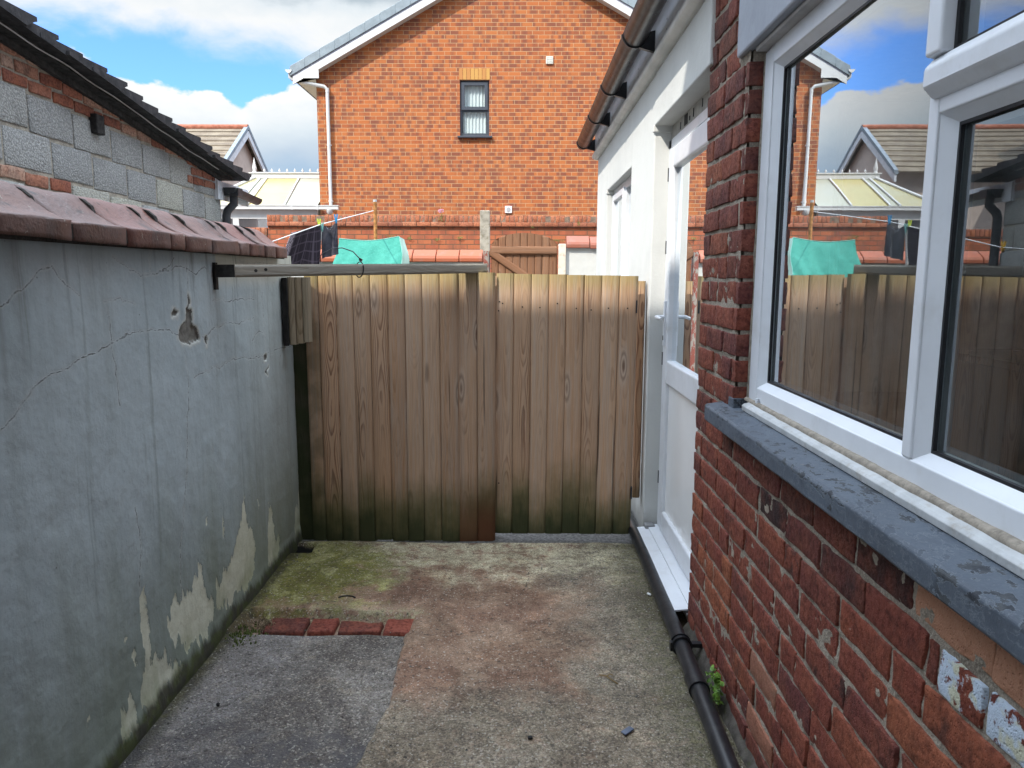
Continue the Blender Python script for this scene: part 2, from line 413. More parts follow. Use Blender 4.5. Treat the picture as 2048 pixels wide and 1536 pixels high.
def mat_floor():
    m = M('concrete'); p = m.pos; s = m.sep(p)
    X, Y = s[0], s[1]
    n1 = m.noise(p, 2.2, 5, .62); n2 = m.noise(p, 7, 5, .65); n3 = m.noise(p, 30, 4, .65); f = m.noise(p, 140, 4, .7)
    patch = m.mr(m.attr('patch'), .004, -.004)
    c = m.mix(m.mr(n2, .35, .68), (.18, .115, .078), (.25, .18, .13))
    c = m.mix(m.mr(m.noise(p, 1.5, 3), .45, .6, 0, .7), c, (.165, .098, .068))
    wob = m.mul(m.sub(n1, .5), 1.1)
    # exposed pale aggregate on the right hand side
    ag = m.mr(m.add(X, wob), .12, .42)
    ag = m.mt('MAXIMUM', ag, m.mul(m.mr(m.add(Y, m.mul(wob, .7)), 2.55, 2.35), .9))
    pw = m.vm('ADD', p, m.scl(m.noise(p, 70, 3, .6, out='Color'), (.018, .018, .018)))
    st = m.vor(pw, 130, 'Color'); sd = m.mt('MULTIPLY_ADD', m.sub(m.noise(p, 24, 4, .65), .5), .9, m.vor(pw, 130))
    stv = m.sep(st)[0]
    agc = m.mix(m.mr(stv, .2, .9, 0, 1, False), (.15, .132, .105), (.29, .262, .205))
    agc = m.mix(m.mr(n2, .4, .65, 0, .6), agc, (.30, .275, .21))
    agc = m.mix(m.mr(sd, .45, .75, 0, .65), agc, (.09, .08, .062))
    c = m.mix(m.mul(ag, m.mr(n3, .25, .5, .4, 1.)), c, agc)
    # scuffed orange tones
    c = m.mix(m.mul(m.mr(n2, .56, .68), m.mr(m.noise(p, 1.1, 2), .45, .6, 0, .55)), c, (.31, .175, .11))
    # cream lichen toward the gate
    lf = m.mul(m.mr(m.add(Y, m.mul(m.sub(n2, .5), 1.3)), 3.4, 3.75), m.mr(m.noise(p, 13, 6, .7), .36, .54))
    c = m.mix(m.mul(lf, .85), c, m.mix(m.mr(f, .4, .6), (.47, .45, .33), (.30, .28, .19)))
    lf2 = m.mul(m.mr(m.attr('edge'), .10, .0), m.mr(n3, .42, .55))
    c = m.mix(m.mul(lf2, .8), c, (.33, .32, .20))
    # moss in the back left corner
    mo = m.add(m.attr('moss'), m.mul(m.sub(n2, .5), 1.5))
    mf = m.mr(mo, .30, .66)
    c = m.mix(m.mul(mf, m.mr(n3, .2, .6, .55, .95)), c, m.mix(m.mr(n3, .4, .65), (.075, .085, .012), (.16, .165, .035)))
    c = m.mix(m.mul(m.mul(mf, m.mr(n2, .52, .6)), .6), c, (.30, .30, .14))
    # grey asphalt-like lower slab
    pc = m.mix(m.mr(n1, .35, .7), (.135, .126, .118), (.20, .188, .172))
    pc = m.mix(m.mr(stv, .78, .95, 0, .8), pc, (.33, .31, .28))
    pc = m.mix(m.mr(sd, .5, .75, 0, .6), pc, (.065, .061, .058))
    pc = m.mix(m.mul(m.mr(n2, .6, .7), .6), pc, (.26, .23, .17))
    wet = m.mr(m.add(m.mul(X, -1.), m.mul(m.sub(n1, .5), .5)), .72, 1.05)
    pc = m.mix(m.mul(wet, .5), pc, (.19, .19, .20))
    c = m.mix(patch, c, pc)
    ck = m.add(m.attr('fcrack'), m.mul(m.sub(m.noise(p, 60, 3, .6), .5), .010))
    c = m.mix(m.mr(ck, .004, .001, 0, .85), c, (.03, .028, .024))
    chips = m.noise(p, 75, 2, .5); dk = m.noise(m.vm('ADD', p, (5., 2., 0.)), 48, 3, .6)
    c = m.mix(m.mul(m.mr(chips, .63, .68), m.mr(stv, .3, .5, .3, .8)), c, (.36, .33, .29))
    c = m.mix(m.mr(dk, .60, .67, 0, .7), c, (.035, .032, .029))
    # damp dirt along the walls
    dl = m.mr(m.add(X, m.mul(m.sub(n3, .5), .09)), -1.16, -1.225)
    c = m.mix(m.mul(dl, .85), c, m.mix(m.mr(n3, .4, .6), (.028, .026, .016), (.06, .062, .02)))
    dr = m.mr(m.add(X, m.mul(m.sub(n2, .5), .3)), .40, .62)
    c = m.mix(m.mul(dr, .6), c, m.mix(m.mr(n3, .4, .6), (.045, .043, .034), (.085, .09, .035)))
    c = m.mix(m.mr(f, .42, .66, 0, .8), c, m.mix(1., c, (.42, .40, .38), 'MULTIPLY'))
    c = m.mix(m.mr(n3, .36, .62, 0, .8), c, m.mix(1., c, (.66, .63, .60), 'MULTIPLY'))
    stn = m.noise(p, 2.8, 7, .68, .6)
    c = m.mix(m.mr(stn, .42, .62, 0, .75), c, m.mix(1., c, (.55, .52, .50), 'MULTIPLY'))
    c = m.mix(m.mr(m.noise(m.vm('ADD', p, (3., 7., 0.)), 5, 7, .7, .5), .54, .62, 0, .5), c, m.mix(1., c, (1.5, 1.45, 1.38), 'MULTIPLY'))
    c = m.mix(m.mul(m.mul(patch, m.mr(Y, 2.55, 2.1)), m.mr(n2, .42, .58, 0, .7)), c, (.05, .05, .055))
    c = m.mix(1., c, (1.62, 1.56, 1.50), 'MULTIPLY')
    c = m.mix(m.mr(m.noise(p, 90, 2, .5), .62, .70, 0, .6), c, (.46, .43, .37))
    hole = m.mul(m.mul(m.mr(X, -1.252, -1.24), m.mr(X, -1.122, -1.130)), m.mul(m.mr(Y, 3.842, 3.852), m.mr(Y, 3.985, 3.976)))
    c = m.mix(m.mul(hole, m.mr(s[2], -.002, -.012)), c, (.008, .008, .007))
    damp = m.mul(m.mr(n1, .5, .64), m.mr(Y, 2.75, 2.3))
    gr = m.mt('MAXIMUM', m.mul(patch, .7), ag)
    h = m.add(m.mul(m.mul(m.sub(.6, sd), gr), 1.4), m.add(m.mul(f, .7), m.mul(n3, .9)))
    return m.done(c, m.mr(damp, 0, 1, .82, .55), m.bump(h, .8, .006), .3)

UPVC = mat_plain('white_plastic', (.66, .68, .71), .34, .04, 5, ((.44, .43, .40), .28), spec=.45)
UPVC_FAR = mat_plain('white_far_plastic', (.62, .62, .60), .4, .03)
BLACKP = mat_plain('black_plastic', (.013, .014, .017), .34, .3, 14, ((.06, .058, .052), .35), .15, 90, .5)
GUTTER = mat_plain('gutter_plastic', (.010, .008, .008), .32, .2, 9, ((.07, .066, .06), .35), spec=.35)
GLASS = mat_glass('window_glass')
GLASS_FAR = mat_glass('far_glass', 1.6)
DARK = mat_plain('interior_dark', (.03, .03, .03), .8)

# ------------------------------------------------------------------ brick makers
def rbox(mb, o, eu, ev, ed, su, sv, sd, nu=8, nv=4, nd=3, r=.006, jit=.003, smooth=True, **at):
    """rounded, slightly irregular block; o = corner; eu, ev, ed unit vectors; sizes su, sv, sd"""
    o, eu, ev, ed = map(np.array, (o, eu, ev, ed))
    ns = (nu, nv, nd); size = np.array((su, sv, sd)); verts = {}; vl = []; fl = []
    ph = RNG.random(6) * 50
    def vid(i, j, k):
        key = (i, j, k)
        if key in verts: return verts[key]
        t = []
        for a, n, L in ((i, nu, su), (j, nv, sv), (k, nd, sd)):
            rr = min(r, L * .3)
            if a == 0: q = 0.
            elif a == n: q = L
            elif n == 2: q = L / 2
            else: q = rr + (L - 2 * rr) * (a - 1) / (n - 2)
            t.append(q)
        q = np.array(t); ctr = np.clip(q, r, np.maximum(size - r, r)); d = q - ctr; l = np.linalg.norm(d)
        if l > 1e-9: q = ctr + d / l * r
        w = np.array([vnoise(q[0] * 18 + ph[0], q[1] * 18 + q[2] * 18 + ph[1]), vnoise(q[0] * 22 + ph[2], q[1] * 22 + q[2] * 15 + ph[3]),
                      vnoise(q[0] * 20 + ph[4], q[1] * 25 + ph[5])]) - .5
        q = q + w.astype(float) * jit * 2
        verts[key] = len(vl); vl.append(tuple(o + eu * q[0] + ev * q[1] + ed * q[2])); return verts[key]
    for i in range(nu):
        for j in range(nv):
            fl.append((vid(i, j, nd), vid(i + 1, j, nd), vid(i + 1, j + 1, nd), vid(i, j + 1, nd)))
            fl.append((vid(i, j, 0), vid(i, j + 1, 0), vid(i + 1, j + 1, 0), vid(i + 1, j, 0)))
    for i in range(nu):
        for k in range(nd):
            fl.append((vid(i, 0, k), vid(i + 1, 0, k), vid(i + 1, 0, k + 1), vid(i, 0, k + 1)))
            fl.append((vid(i, nv, k), vid(i, nv, k + 1), vid(i + 1, nv, k + 1), vid(i + 1, nv, k)))
    for j in range(nv):
        for k in range(nd):
            fl.append((vid(0, j, k), vid(0, j, k + 1), vid(0, j + 1, k + 1), vid(0, j + 1, k)))
            fl.append((vid(nu, j, k), vid(nu, j + 1, k), vid(nu, j + 1, k + 1), vid(nu, j, k + 1)))
    mb.add(vl, fl, smooth, **at)

# ================================================================== SETTING
XL, XR = -1.25, .73
def ground():
    g = MB(); g.box(-140, 140, -120, 200, -.30, -.06)
    tag(g.build('ground', mat_plain('lane_ground', (.12, .11, .10), .9, .2, 1.5, ((.06, .06, .05), .6), .5, 40)), kind='structure')
    # back yard beyond the fence
    g = MB(); g.box(-6, 6, 4.03, 9.2, -.058, -.005)
    tag(g.build('back_yard', mat_plain('dark_gravel', (.12, .115, .11), .9, .3, 60, ((.03, .03, .03), .8), .9, 130)), kind='structure')
    # yard floor
    xs = np.arange(-1.32, .80, .0125); ys = np.concatenate([np.arange(-.55, 1.7, .05), np.arange(1.7, 4.035, .0125)])
    X, Y = np.meshgrid(xs, ys, indexing='ij')
    wx = X + (fbm(X * 6, Y * 6, 3) - .5) * .05; wy = Y + (fbm(X * 7, Y * 7, 9) - .5) * .04
    patch = poly_sdf(wx, wy, [(-1.6, -1), (-.49, -1), (-.487, 2.1), (-.478, 2.3), (-.455, 2.45), (-.47, 2.66), (-.465, 2.965), (-1.6, 2.965)])
    trench = poly_sdf(X + (wx - X) * .5, Y + (wy - Y) * .6, [(-1.21, 2.965), (-.465, 2.965), (-.462, 3.125), (-.75, 3.14), (-1.21, 3.165)])
    drain = poly_sdf(X, Y + (wy - Y) * .4, [(-1.235, 3.855), (-1.135, 3.855), (-1.14, 3.975), (-1.245, 3.975)])
    Z = (fbm(X * 2.2, Y * 2.2, 1) - .5) * .02 + (fbm(X * 14, Y * 14, 2) - .5) * .006
    Z = Z - .014 * sstep(.006, -.006, patch)
    Z = Z - .040 * sstep(.008, -.008, trench) - .14 * sstep(.006, -.006, drain)
    moss = np.clip(1.15 - np.hypot((X + 1.15) / .75, (Y - 3.62) / .62), 0, 1) * sstep(2.98, 3.2, Y)
    moss = np.maximum(moss, .55 * sstep(.05, .0, np.abs(Y - 3.16)) * sstep(-.6, -.9, X))
    edge = np.abs(trench) + np.where(Y < 3.1, .2, 0) + np.where(X < -.95, .2, 0)
    cx_ = X + (fbm(X * 12, Y * 12, 15) - .5) * .06; cy_ = Y + (fbm(X * 12, Y * 12, 16) - .5) * .06
    fc = np.full(X.shape, 1.)
    for q in ([(-.46, 2.97), (-.30, 2.93), (-.12, 2.98), (.05, 2.90), (.30, 2.95), (.55, 2.88)], [(-.45, 2.45), (-.38, 2.2), (-.40, 2.0), (-.36, 1.7)], [(.02, 4.0), (.0, 3.75), (.06, 3.55), (.02, 3.35)], [(-.47, 2.96), (-.47, 2.66), (-.455, 2.45), (-.478, 2.3), (-.487, 2.1), (-.49, 1.5)]): fc = np.minimum(fc, line_dist(cx_, cy_, q))
    P = np.stack([X, Y, Z], -1)
    mb = MB(); mb.grid(P, True, fcrack=list(np.clip(fc, 0, .05).ravel()), patch=list(patch.ravel()), moss=list(moss.ravel()), edge=list(edge.ravel()))
    tag(mb.build('yard_floor', mat_floor()), kind='structure')
    # row of old red bricks let into the floor
    mat = mat_near_brick('edging_brick', [(0, (.20, .045, .028)), (.6, (.26, .06, .035)), (1, (.16, .05, .03))], .3, .35, bump=.5)
    t = MB(); x = -1.10
    for i, L in enumerate((.19, .13, .20, .145)):
        rbox(t, (x, 2.978 + random.uniform(-.006, .006), -.062), (1, 0, 0), (0, 1, 0), (0, 0, 1), L - .012, .135 - (.030 if i == 2 else 0), .050, 8, 4, 2, .012, .006,
             rnd=random.random() * .8, rnd2=.3, soot=.5 if i in (0, 2) else .05)
        x += L
    o = t.build('brick_edging', mat, base=(-.75, 3.03, -.06))
    tag(o, 'row of four old red bricks let into the concrete floor', 'brick edging')
ground()

# ================================================================== LEFT YARD WALL
def left_wall():
    root = thing('yard_wall', 'grey painted rendered yard wall with peeling paint, cracks and red tile coping', 'wall', (-1.4, 2, 0))
    ys = np.concatenate([np.arange(-.5, 1.6, .06), np.arange(1.6, 4.101, .0045)]); zs = np.arange(-.03, 1.604, .0045)
    Y, Z = np.meshgrid(ys, zs, indexing='ij')
    wy = Y + (fbm(Y * 16, Z * 9, 21) - .5) * .045 + (fbm(Y * 50, Z * 40, 5) - .5) * .02
    wz = Z + (fbm(Y * 55, Z * 12, 22) - .5) * .13 - .01
    polys = [[(3.97, .02), (3.97, .1), (4.0, .24), (4.05, .2), (4.06, .4), (4.095, .46), (4.13, .2), (4.13, .02)],
             [(3.52, .06), (3.54, .2), (3.575, .35), (3.62, .30), (3.64, .14), (3.72, .10), (3.70, .04), (3.56, .03)],
             [(2.90, .11), (2.91, .2), (3.05, .26), (3.12, .30), (3.2, .36), (3.215, .48), (3.26, .47), (3.27, .36), (3.33, .31), (3.36, .2), (3.33, .10), (3.20, .06), (3.02, .09)],
             [(2.49, .18), (2.49, .26), (2.54, .31), (2.60, .28), (2.70, .30), (2.745, .36), (2.785, .34), (2.80, .22), (2.86, .19), (2.88, .12), (2.80, .05), (2.68, .07), (2.60, .10), (2.56, .17)],
             [(2.325, .18), (2.315, .42), (2.345, .45), (2.36, .18)],
             [(2.27, .05), (2.29, .18), (2.34, .21), (2.42, .18), (2.47, .12), (2.58, .08), (2.5, .02), (2.3, .01)],
             [(2.13, .02), (2.15, .10), (2.21, .12), (2.24, .02)], [(1.86, .03), (1.87, .14), (1.895, .05)],
             [(2.24, .22), (2.25, .27), (2.275, .26), (2.27, .21)], [(2.83, .52), (2.835, .56), (2.85, .55), (2.848, .51)], [(2.99, .43), (2.992, .47), (3.005, .46), (3.0, .42)],
             [(3.42, .38), (3.425, .44), (3.44, .42)], [(2.2, .30), (2.21, .33), (2.22, .31)], [(1.97, .17), (1.975, .21), (1.99, .18)]]
    pe = np.full(Y.shape, 1.)
    for q in polys: pe = np.minimum(pe, poly_sdf(wy, wz, q))
    hy = Y + (fbm(Y * 40, Z * 40, 31) - .5) * .03; hz = Z + (fbm(Y * 40, Z * 40, 33) - .5) * .03
    holes = [[(2.70, 1.268), (2.71, 1.305), (2.765, 1.33), (2.77, 1.375), (2.80, 1.385), (2.825, 1.36), (2.825, 1.312), (2.87, 1.285), (2.875, 1.25), (2.80, 1.238), (2.73, 1.245)],
             [(2.66, 1.35), (2.67, 1.375), (2.71, 1.37), (2.70, 1.345)], [(2.915, 1.25), (2.925, 1.265), (2.945, 1.25), (2.935, 1.215)],
             [(3.60, 1.085), (3.60, 1.11), (3.64, 1.11), (3.63, 1.08)], [(3.61, 1.02), (3.66, 1.05), (3.64, 1.01)], [(2.79, 1.385), (2.795, 1.43), (2.805, 1.43), (2.81, 1.385)]]
    ho = np.full(Y.shape, 1.)
    for q in holes: ho = np.minimum(ho, poly_sdf(hy, hz, q))
    cy = Y + (fbm(Y * 18, Z * 18, 41) - .5) * .036; cz = Z + (fbm(Y * 18, Z * 18, 43) - .5) * .034
    cracks = [[(1.72, 1.40), (1.80, 1.43), (1.94, 1.51), (2.0, 1.525), (2.04, 1.47), (2.10, 1.45)], [(1.55, 1.02), (1.70, 1.10), (1.86, 1.207), (2.215, 1.289), (2.396, 1.322), (2.636, 1.30), (2.72, 1.28)],
              [(2.90, 1.26), (2.977, 1.275), (3.15, 1.30), (3.304, 1.29), (3.5, 1.30)], [(2.80, 1.10), (2.95, 1.115), (3.2, 1.14), (3.45, 1.115), (3.6, 1.10), (3.844, 1.126), (4.10, 1.12)],
              [(3.0, 1.39), (3.1, 1.40), (3.3, 1.394), (3.5, 1.39)], [(2.735, 1.24), (2.745, 1.17), (2.76, 1.09), (2.74, 1.0), (2.70, .8), (2.62, .5), (2.6, .3)],
              [(2.53, 1.585), (2.52, 1.50), (2.75, 1.53), (2.87, 1.50), (2.95, 1.53), (3.05, 1.49)], [(2.3, 1.56), (2.45, 1.49), (2.6, 1.51), (2.7, 1.56)],
              [(3.62, 1.42), (3.62, 1.25), (3.62, 1.1)], [(2.22, 1.42), (2.32, 1.43), (2.40, 1.40)], [(2.795, 1.43), (2.79, 1.57)], [(3.3, 1.57), (3.5, 1.55), (3.8, 1.575)], [(3.45, 1.20), (3.55, 1.24), (3.6, 1.23)],
              [(2.31, .46), (2.33, .6), (2.325, .75)], [(3.83, 1.02), (3.86, 1.09)], [(2.24, 1.40), (2.26, 1.25), (2.27, 1.1)]]
    cr = np.full(Y.shape, 1.)
    for q in cracks: cr = np.minimum(cr, line_dist(cy, cz, q))
    D = (fbm(Y * 3, Z * 3, 51) - .5) * .013 + (fbm(Y * 18, Z * 18, 53) - .5) * .004
    D = D - .0025 * sstep(.003, -.003, pe) - .010 * sstep(.003, -.005, ho) - .0008 * sstep(.006, 0, cr)
    D = D + .010 * sstep(.10, 0, Z)
    P = np.stack([XL + D, Y, Z], -1)
    mb = MB(); mb.grid(P, True, peel=list(np.clip(pe, -.05, .05).ravel()), hole=list(np.clip(ho, -.05, .05).ravel()), crack=list(np.clip(cr, 0, .05).ravel()))
    mb.box(-1.50, -1.30, -.5, 4.0995, -.05, 1.60, peel=.05, hole=.05, crack=.05)
    mb.box(-1.30, -1.2625, 4.0, 4.0995, -.05, 1.60, peel=.05, hole=.05, crack=.05)
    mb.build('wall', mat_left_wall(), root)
    # coping stones
    m = M('clay_coping'); p = m.pos; r = m.attr('rnd'); s = m.sep(p)
    c = m.ramp(r, [(0, (.155, .066, .046)), (.35, (.205, .085, .060)), (.65, (.125, .072, .060)), (1, (.185, .060, .042))])
    c = m.mix(m.mr(m.noise(p, 9, 5, .65), .4, .68, 0, .6), c, (.26, .165, .14))
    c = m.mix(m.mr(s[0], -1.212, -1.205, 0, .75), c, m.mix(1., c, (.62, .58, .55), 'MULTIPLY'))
    c = m.mix(m.mr(m.noise(p, 5, 5, .65), .52, .70, 0, .7), c, (.06, .052, .05))
    c = m.mix(m.mr(m.noise(p, 60, 4, .7), .5, .75, 0, .5), c, (.05, .04, .038))
    c = m.mix(m.mul(m.mr(m.noise(p, 16, 5, .7), .58, .68), .7), c, (.02, .02, .018))
    c = m.mix(m.mul(m.mr(m.noise(p, 42, 4, .6), .66, .70), m.mr(m.noise(p, 4, 2), .45, .6)), c, (.34, .33, .28))
    CL = m.done(c, m.mr(m.noise(p, 9, 3), .3, .7, .42, .7), m.bump(m.add(m.noise(p, 30, 5, .7), m.mul(m.noise(p, 110, 3), .4)), .6, .008), .35)
    joints = [-.5, -.19, .12, .43, .75, 1.06, 1.38, 1.70, 2.02, 2.30, 2.585, 2.70, 2.93, 3.215, 3.34, 3.54, 3.70, 3.88]
    prof = [(-1.206, 1.586), (-1.2035, 1.588), (-1.2025, 1.60), (-1.2025, 1.632), (-1.2035, 1.638), (-1.2065, 1.6405), (-1.215, 1.6425), (-1.238, 1.648), (-1.265, 1.662), (-1.295, 1.684), (-1.325, 1.712), (-1.35, 1.732), (-1.375, 1.742), (-1.40, 1.742),
            (-1.425, 1.73), (-1.455, 1.70), (-1.49, 1.665), (-1.53, 1.645), (-1.54, 1.64), (-1.54, 1.59)]
    cb = MB(); mo = MB()
    for i, (a, b) in enumerate(zip(joints, joints[1:])):
        dz = random.uniform(-.0012, .0012) + (2.8 - (a + b) / 2) * .003; dx = random.uniform(-.0012, .0012); tw = random.uniform(-.001, .001)
        rr = random.random(); n = max(4, int((b - a) / .05)); g = .005
        P = np.zeros((n + 3, len(prof), 3))
        for k in range(n + 3):
            t = min(max((k - 1) / n, 0), 1); y = a + g + (b - a - 2 * g) * t
            sh = .0045 if k in (0, n + 2) else 0
            for j, (x, z) in enumerate(prof):
                nz = (vnoise(y * 9 + i * 5, j * .7 + i * 3.3) - .5) * .008
                P[k, j] = (x + dx + (sh * .8 if x > -1.3 else 0) * -1 + nz * .6, y, z + dz + tw * (t - .5) * 2 + nz - sh * (.9 if z > 1.6 else -.5))
        cb.grid(P, True, rnd=rr)
        for e in (0, n + 2): cb.add([tuple(q) for q in P[e]], [tuple(range(len(prof)))], rnd=rr)
        cut = [(x - .010 if x > -1.3 else x + .01, z - .012 + (.02 if z < 1.6 else 0)) for x, z in prof]
        if i: mo.prism([(x + .007 - (.012 if x < -1.36 else 0), z + .0075) for x, z in cut], 'y', a - .006 - .005 * (i % 3 == 2), a + .006 + .005 * (i % 2))
    cb.build('coping', CL, root)
    mo.prism([(x - .004, z - .006) for x, z in cut], 'y', -.48, 3.87)
    mo.build('coping_mortar', mat_mortar('dark_mortar', (.055, .05, .045), (.02, .02, .018)), root)
left_wall()

# ================================================================== FENCE + GATE
WOOD = mat_wood('fence_wood', (.56, .365, .23), (.225, .112, .062), (.49, .395, .315), .55, True)
def board(mb, x0, x1, y, z0, z1, th=.02, top=None, r=None, edge=.004, green=0., rust=0., cup=.0016, nz=30, tilt=0., lap=.010):
    r = random.random() if r is None else r
    w = x1 - x0; us = [0, .0015, edge, .25 * w, .5 * w, .75 * w, w - edge, w - .0015, w]
    pr = [.007, .0035, .0008, -cup * .7, -cup, -cup * .7, .0008, .0035, .007]
    zs = np.linspace(z0, z1, nz); P = np.zeros((nz, len(us), 3)); U = np.zeros((nz, len(us)))
    ph = random.random() * 40
    for i, z in enumerate(zs):
        wv = (vnoise(np.array(z * 2.0 + ph), np.array(ph)) - .5) * .006
        wx = (vnoise(np.array(z * 1.5 + ph), np.array(ph + 9)) - .5) * .003
        for j, u in enumerate(us):
            P[i, j] = (x0 + u + wx + tilt * (z - z0), y + pr[j] + wv, z if top is None else min(z, top(x0 + u))); U[i, j] = u - w / 2
    at = dict(wr=r, green=green, rust=rust)
    mb.grid(P, True, wu=list(U.ravel()), wz=list(np.repeat(zs, len(us))), **at)
    B = P.copy(); B[:, :, 1] = y + th; B[:, -1, 0] += lap
    mb.grid(B[:, [0, -1]][:, ::-1], False, wu=list(np.repeat([[w / 2, -w / 2]], nz, 0).ravel()), wz=list(np.repeat(zs, 2)), **at)
    for j in (0, -1):
        S = np.stack([P[:, j], B[:, j]], 1); mb.grid(S, False, wu=list(np.repeat([[0, th]], nz, 0).ravel()), wz=list(np.repeat(zs, 2)), **at)
    for i in (0, -1):
        S = np.stack([P[i], B[i]], 1); mb.grid(S, False, wu=list(np.repeat(U[i], 2)), wz=z0 if i == 0 else z1, **at)

def fence():
    f = thing('fence_panel', 'fixed weathered board fence panel reaching the ground, green with algae at its foot', 'fence', (-.65, 4.05, 0))
    b = MB()
    ed = [-1.172, -1.095, -1.0, -.9065, -.813, -.7165, -.624, -.530, -.4345, -.337]
    for i, (a, c) in enumerate(zip(ed, ed[1:])):
        board(b, a, c - .002, 4.048, random.uniform(-.004, .008), 1.507 + random.uniform(-.004, .005) + .008 * i / 9, r=None, green=.55 if i == 0 else 0.)
    for a, c, ru in ((-.352, -.231, .8), (-.229, -.1385, 1.)):
        board(b, a, c - .002, 4.064, -.004, 1.521 + random.uniform(-.003, .003), rust=ru)
    b.build('boards', WOOD, f)
    p = MB(); board(p, -1.275, -1.168, 4.075, -.02, 1.47, .06, green=1.)
    p.build('post', mat_wood('dark_post_wood', (.09, .075, .05), (.05, .042, .028), (.08, .08, .05), .5, True), f)
    rl = MB()
    for z in (.3, 1.15):
        rl.box(-1.17, -.14, 4.085, 4.125, z, z + .07, wu=.01, wz=.3, wr=.4)
    build_each(rl, 'rail', WOOD, f)
    bt = MB(); bt.box(-.165, -.105, 4.135, 4.16, .03, 1.50, wu=.01, wz=.5, wr=.7); bt.build('gate_stop', WOOD, f)
    g = thing('wooden_gate', 'closed board gate with nail rows, green and mossy along its bottom edge', 'gate', (.26, 4.1, .03))
    b = MB(); x = -.1335
    for i in range(8):
        w = .0965
        board(b, x, x + w - .002, 4.10, .032 + random.uniform(-.003, .003), 1.515 - .0016 * i + random.uniform(-.002, .002), tilt=-.0 + .006)
        x += w
    b.build('boards', WOOD, g)
    rl = MB()
    for z in (.28, .8, 1.30): rl.box(-.12, .62, 4.123, 4.158, z, z + .075, wu=.01, wz=.3, wr=.2)
    build_each(rl, 'rail', WOOD, g)
    nl = MB()
    for i in range(8):
        xx = -.1335 + .0965 * i + .045 + random.uniform(-.012, .012); zz = 1.34 + random.uniform(-.012, .012) - (.02 if i > 3 else 0)
        nl.tube([(xx + .008, 4.0965, zz), (xx + .008, 4.10, zz)], .0042, 8)
    for xx, zz in ((-.115, 1.36), (-.12, 1.31), (-.118, .33)):
        nl.tube([(xx + .006, 4.0965, zz), (xx + .006, 4.10, zz)], .004, 8)
    build_each(nl, 'nail_head', mat_plain('rusty_nail', (.03, .02, .015), .7), g)
    hg = MB(); hg.box(.643, .650, 4.10, 4.135, 1.30, 1.37); hg.box(.643, .650, 4.10, 4.135, .24, .31)
    build_each(hg, 'hinge', BLACKP, g)
    p = MB(); board(p, .667, .706, 4.19, .22, 1.475, .045, r=.35, nz=24)
    o = p.build('gate_post', WOOD, base=(.685, 4.2, .22)); tag(o, 'narrow timber gate post strip fixed to the white wall beside the gate', 'post')
    # beam lying over the fence
    a = Vector((-1.175, 3.05, 1.5165)); e = Vector((-.195, 4.135, 1.542)); d = (e - a).normalized(); L = (e - a).length
    sd = Vector((d.y, -d.x, 0)).normalized(); up = sd.cross(d); mb = MB(); n = 24
    cs = [(-.026, -.026), (.026, -.026), (.026, .026), (-.026, .026)]
    skew = lambda u: -d * (.055 * (.026 - u) / .052)
    ring = []
    for q in range(4):
        (u0, v0), (u1, v1) = cs[q], cs[(q + 1) % 4]
        P = np.zeros((n, 7, 3)); U = np.zeros((n, 7)); W = np.zeros((n, 7))
        for i in range(n):
            t = i / (n - 1)
            for j in range(7):
                k = [0, .04, .25, .5, .75, .96, 1][j]; rr = .0025 if j in (0, 6) else 0
                u = u0 + (u1 - u0) * k; v = v0 + (v1 - v0) * k; s_ = 1 - rr / .03
                P[i, j] = a + d * (L * t) + sd * (u * s_) + up * (v * s_) + (skew(u) if i == 0 else d * 0); U[i, j] = (k - .5) * .05; W[i, j] = L * t
        mb.grid(P, True, wu=list(U.ravel()), wz=list(W.ravel()), wr=.3 + q * .15)
    for t in (0, L):
        mb.add([tuple(a + d * t + sd * u * .95 + up * v * .95 + (skew(u) if t == 0 else d * 0)) for u, v in cs], [(0, 1, 2, 3)], wu=.0, wz=.2, wr=.9)
    bw = mat_wood('beam_wood', (.36, .32, .26), (.22, .185, .14), (.36, .345, .30), .7, ringw=.007, tone=.1)
    root = thing('timber_beam', 'square grey timber beam laid across from the wall to the fence top', 'beam', (-1.175, 3.05, 1.49))
    mb.build('beam', bw, root)
    endm = mat_plain('wet_end_grain', (.022, .020, .018), .8, .3, 40)
    eb = MB(); eb.add([tuple(a - d * .003 + sd * u * .97 + up * v * .97 + skew(u)) for u, v in cs], [(0, 1, 2, 3)])
    for t, hh in ((.09, .0), (.135, .004)):
        c0 = a + d * t + sd * .0266 + up * hh
        eb.add([tuple(c0 + d * (.008 * math.cos(q)) + up * (.007 * math.sin(q))) for q in [k * .7854 for k in range(8)]], [tuple(range(8))])
    eb.build('stains', endm, root)
    # steel bracket on the wall at the beam
    mb = MB(); mb.box(-1.249, -1.236, 3.03, 3.055, 1.44, 1.55); mb.tube([(-1.242, 3.045, 1.535), (-1.230, 3.05, 1.53), (-1.222, 3.055, 1.525)], .006, 8)
    o = mb.build('wall_bracket', mat_plain('rusted_iron', (.018, .015, .013), .8, .3, 30), base=(-1.24, 3.05, 1.45))
    tag(o, 'dark rusted iron bracket on the left wall at the beam end', 'bracket')
    # cable tie
    cpt = a + d * .63
    pts = []
    for k in range(33):
        q = 2 * math.pi * k / 32 + .9
        pts.append(cpt + sd * (.031 * math.cos(q)) + up * (.036 * math.sin(q)) + d * .004 * math.sin(q))
    mb = MB(); mb.tube(pts, .0028, 6)
    h = cpt + up * .045 + sd * .012
    mb.box(-.007, .007, -.007, .007, -.006, .006, mat=Matrix.Translation(h) @ Matrix.Rotation(.6, 4, 'Y'))
    tail = [h + Vector((-.0, 0, .0)), h + Vector((-.035, 0, .038)), h + Vector((-.085, 0, .055)), h + Vector((-.13, 0, .052)), h + Vector((-.175, 0, .03)), h + Vector((-.20, 0, .008))]
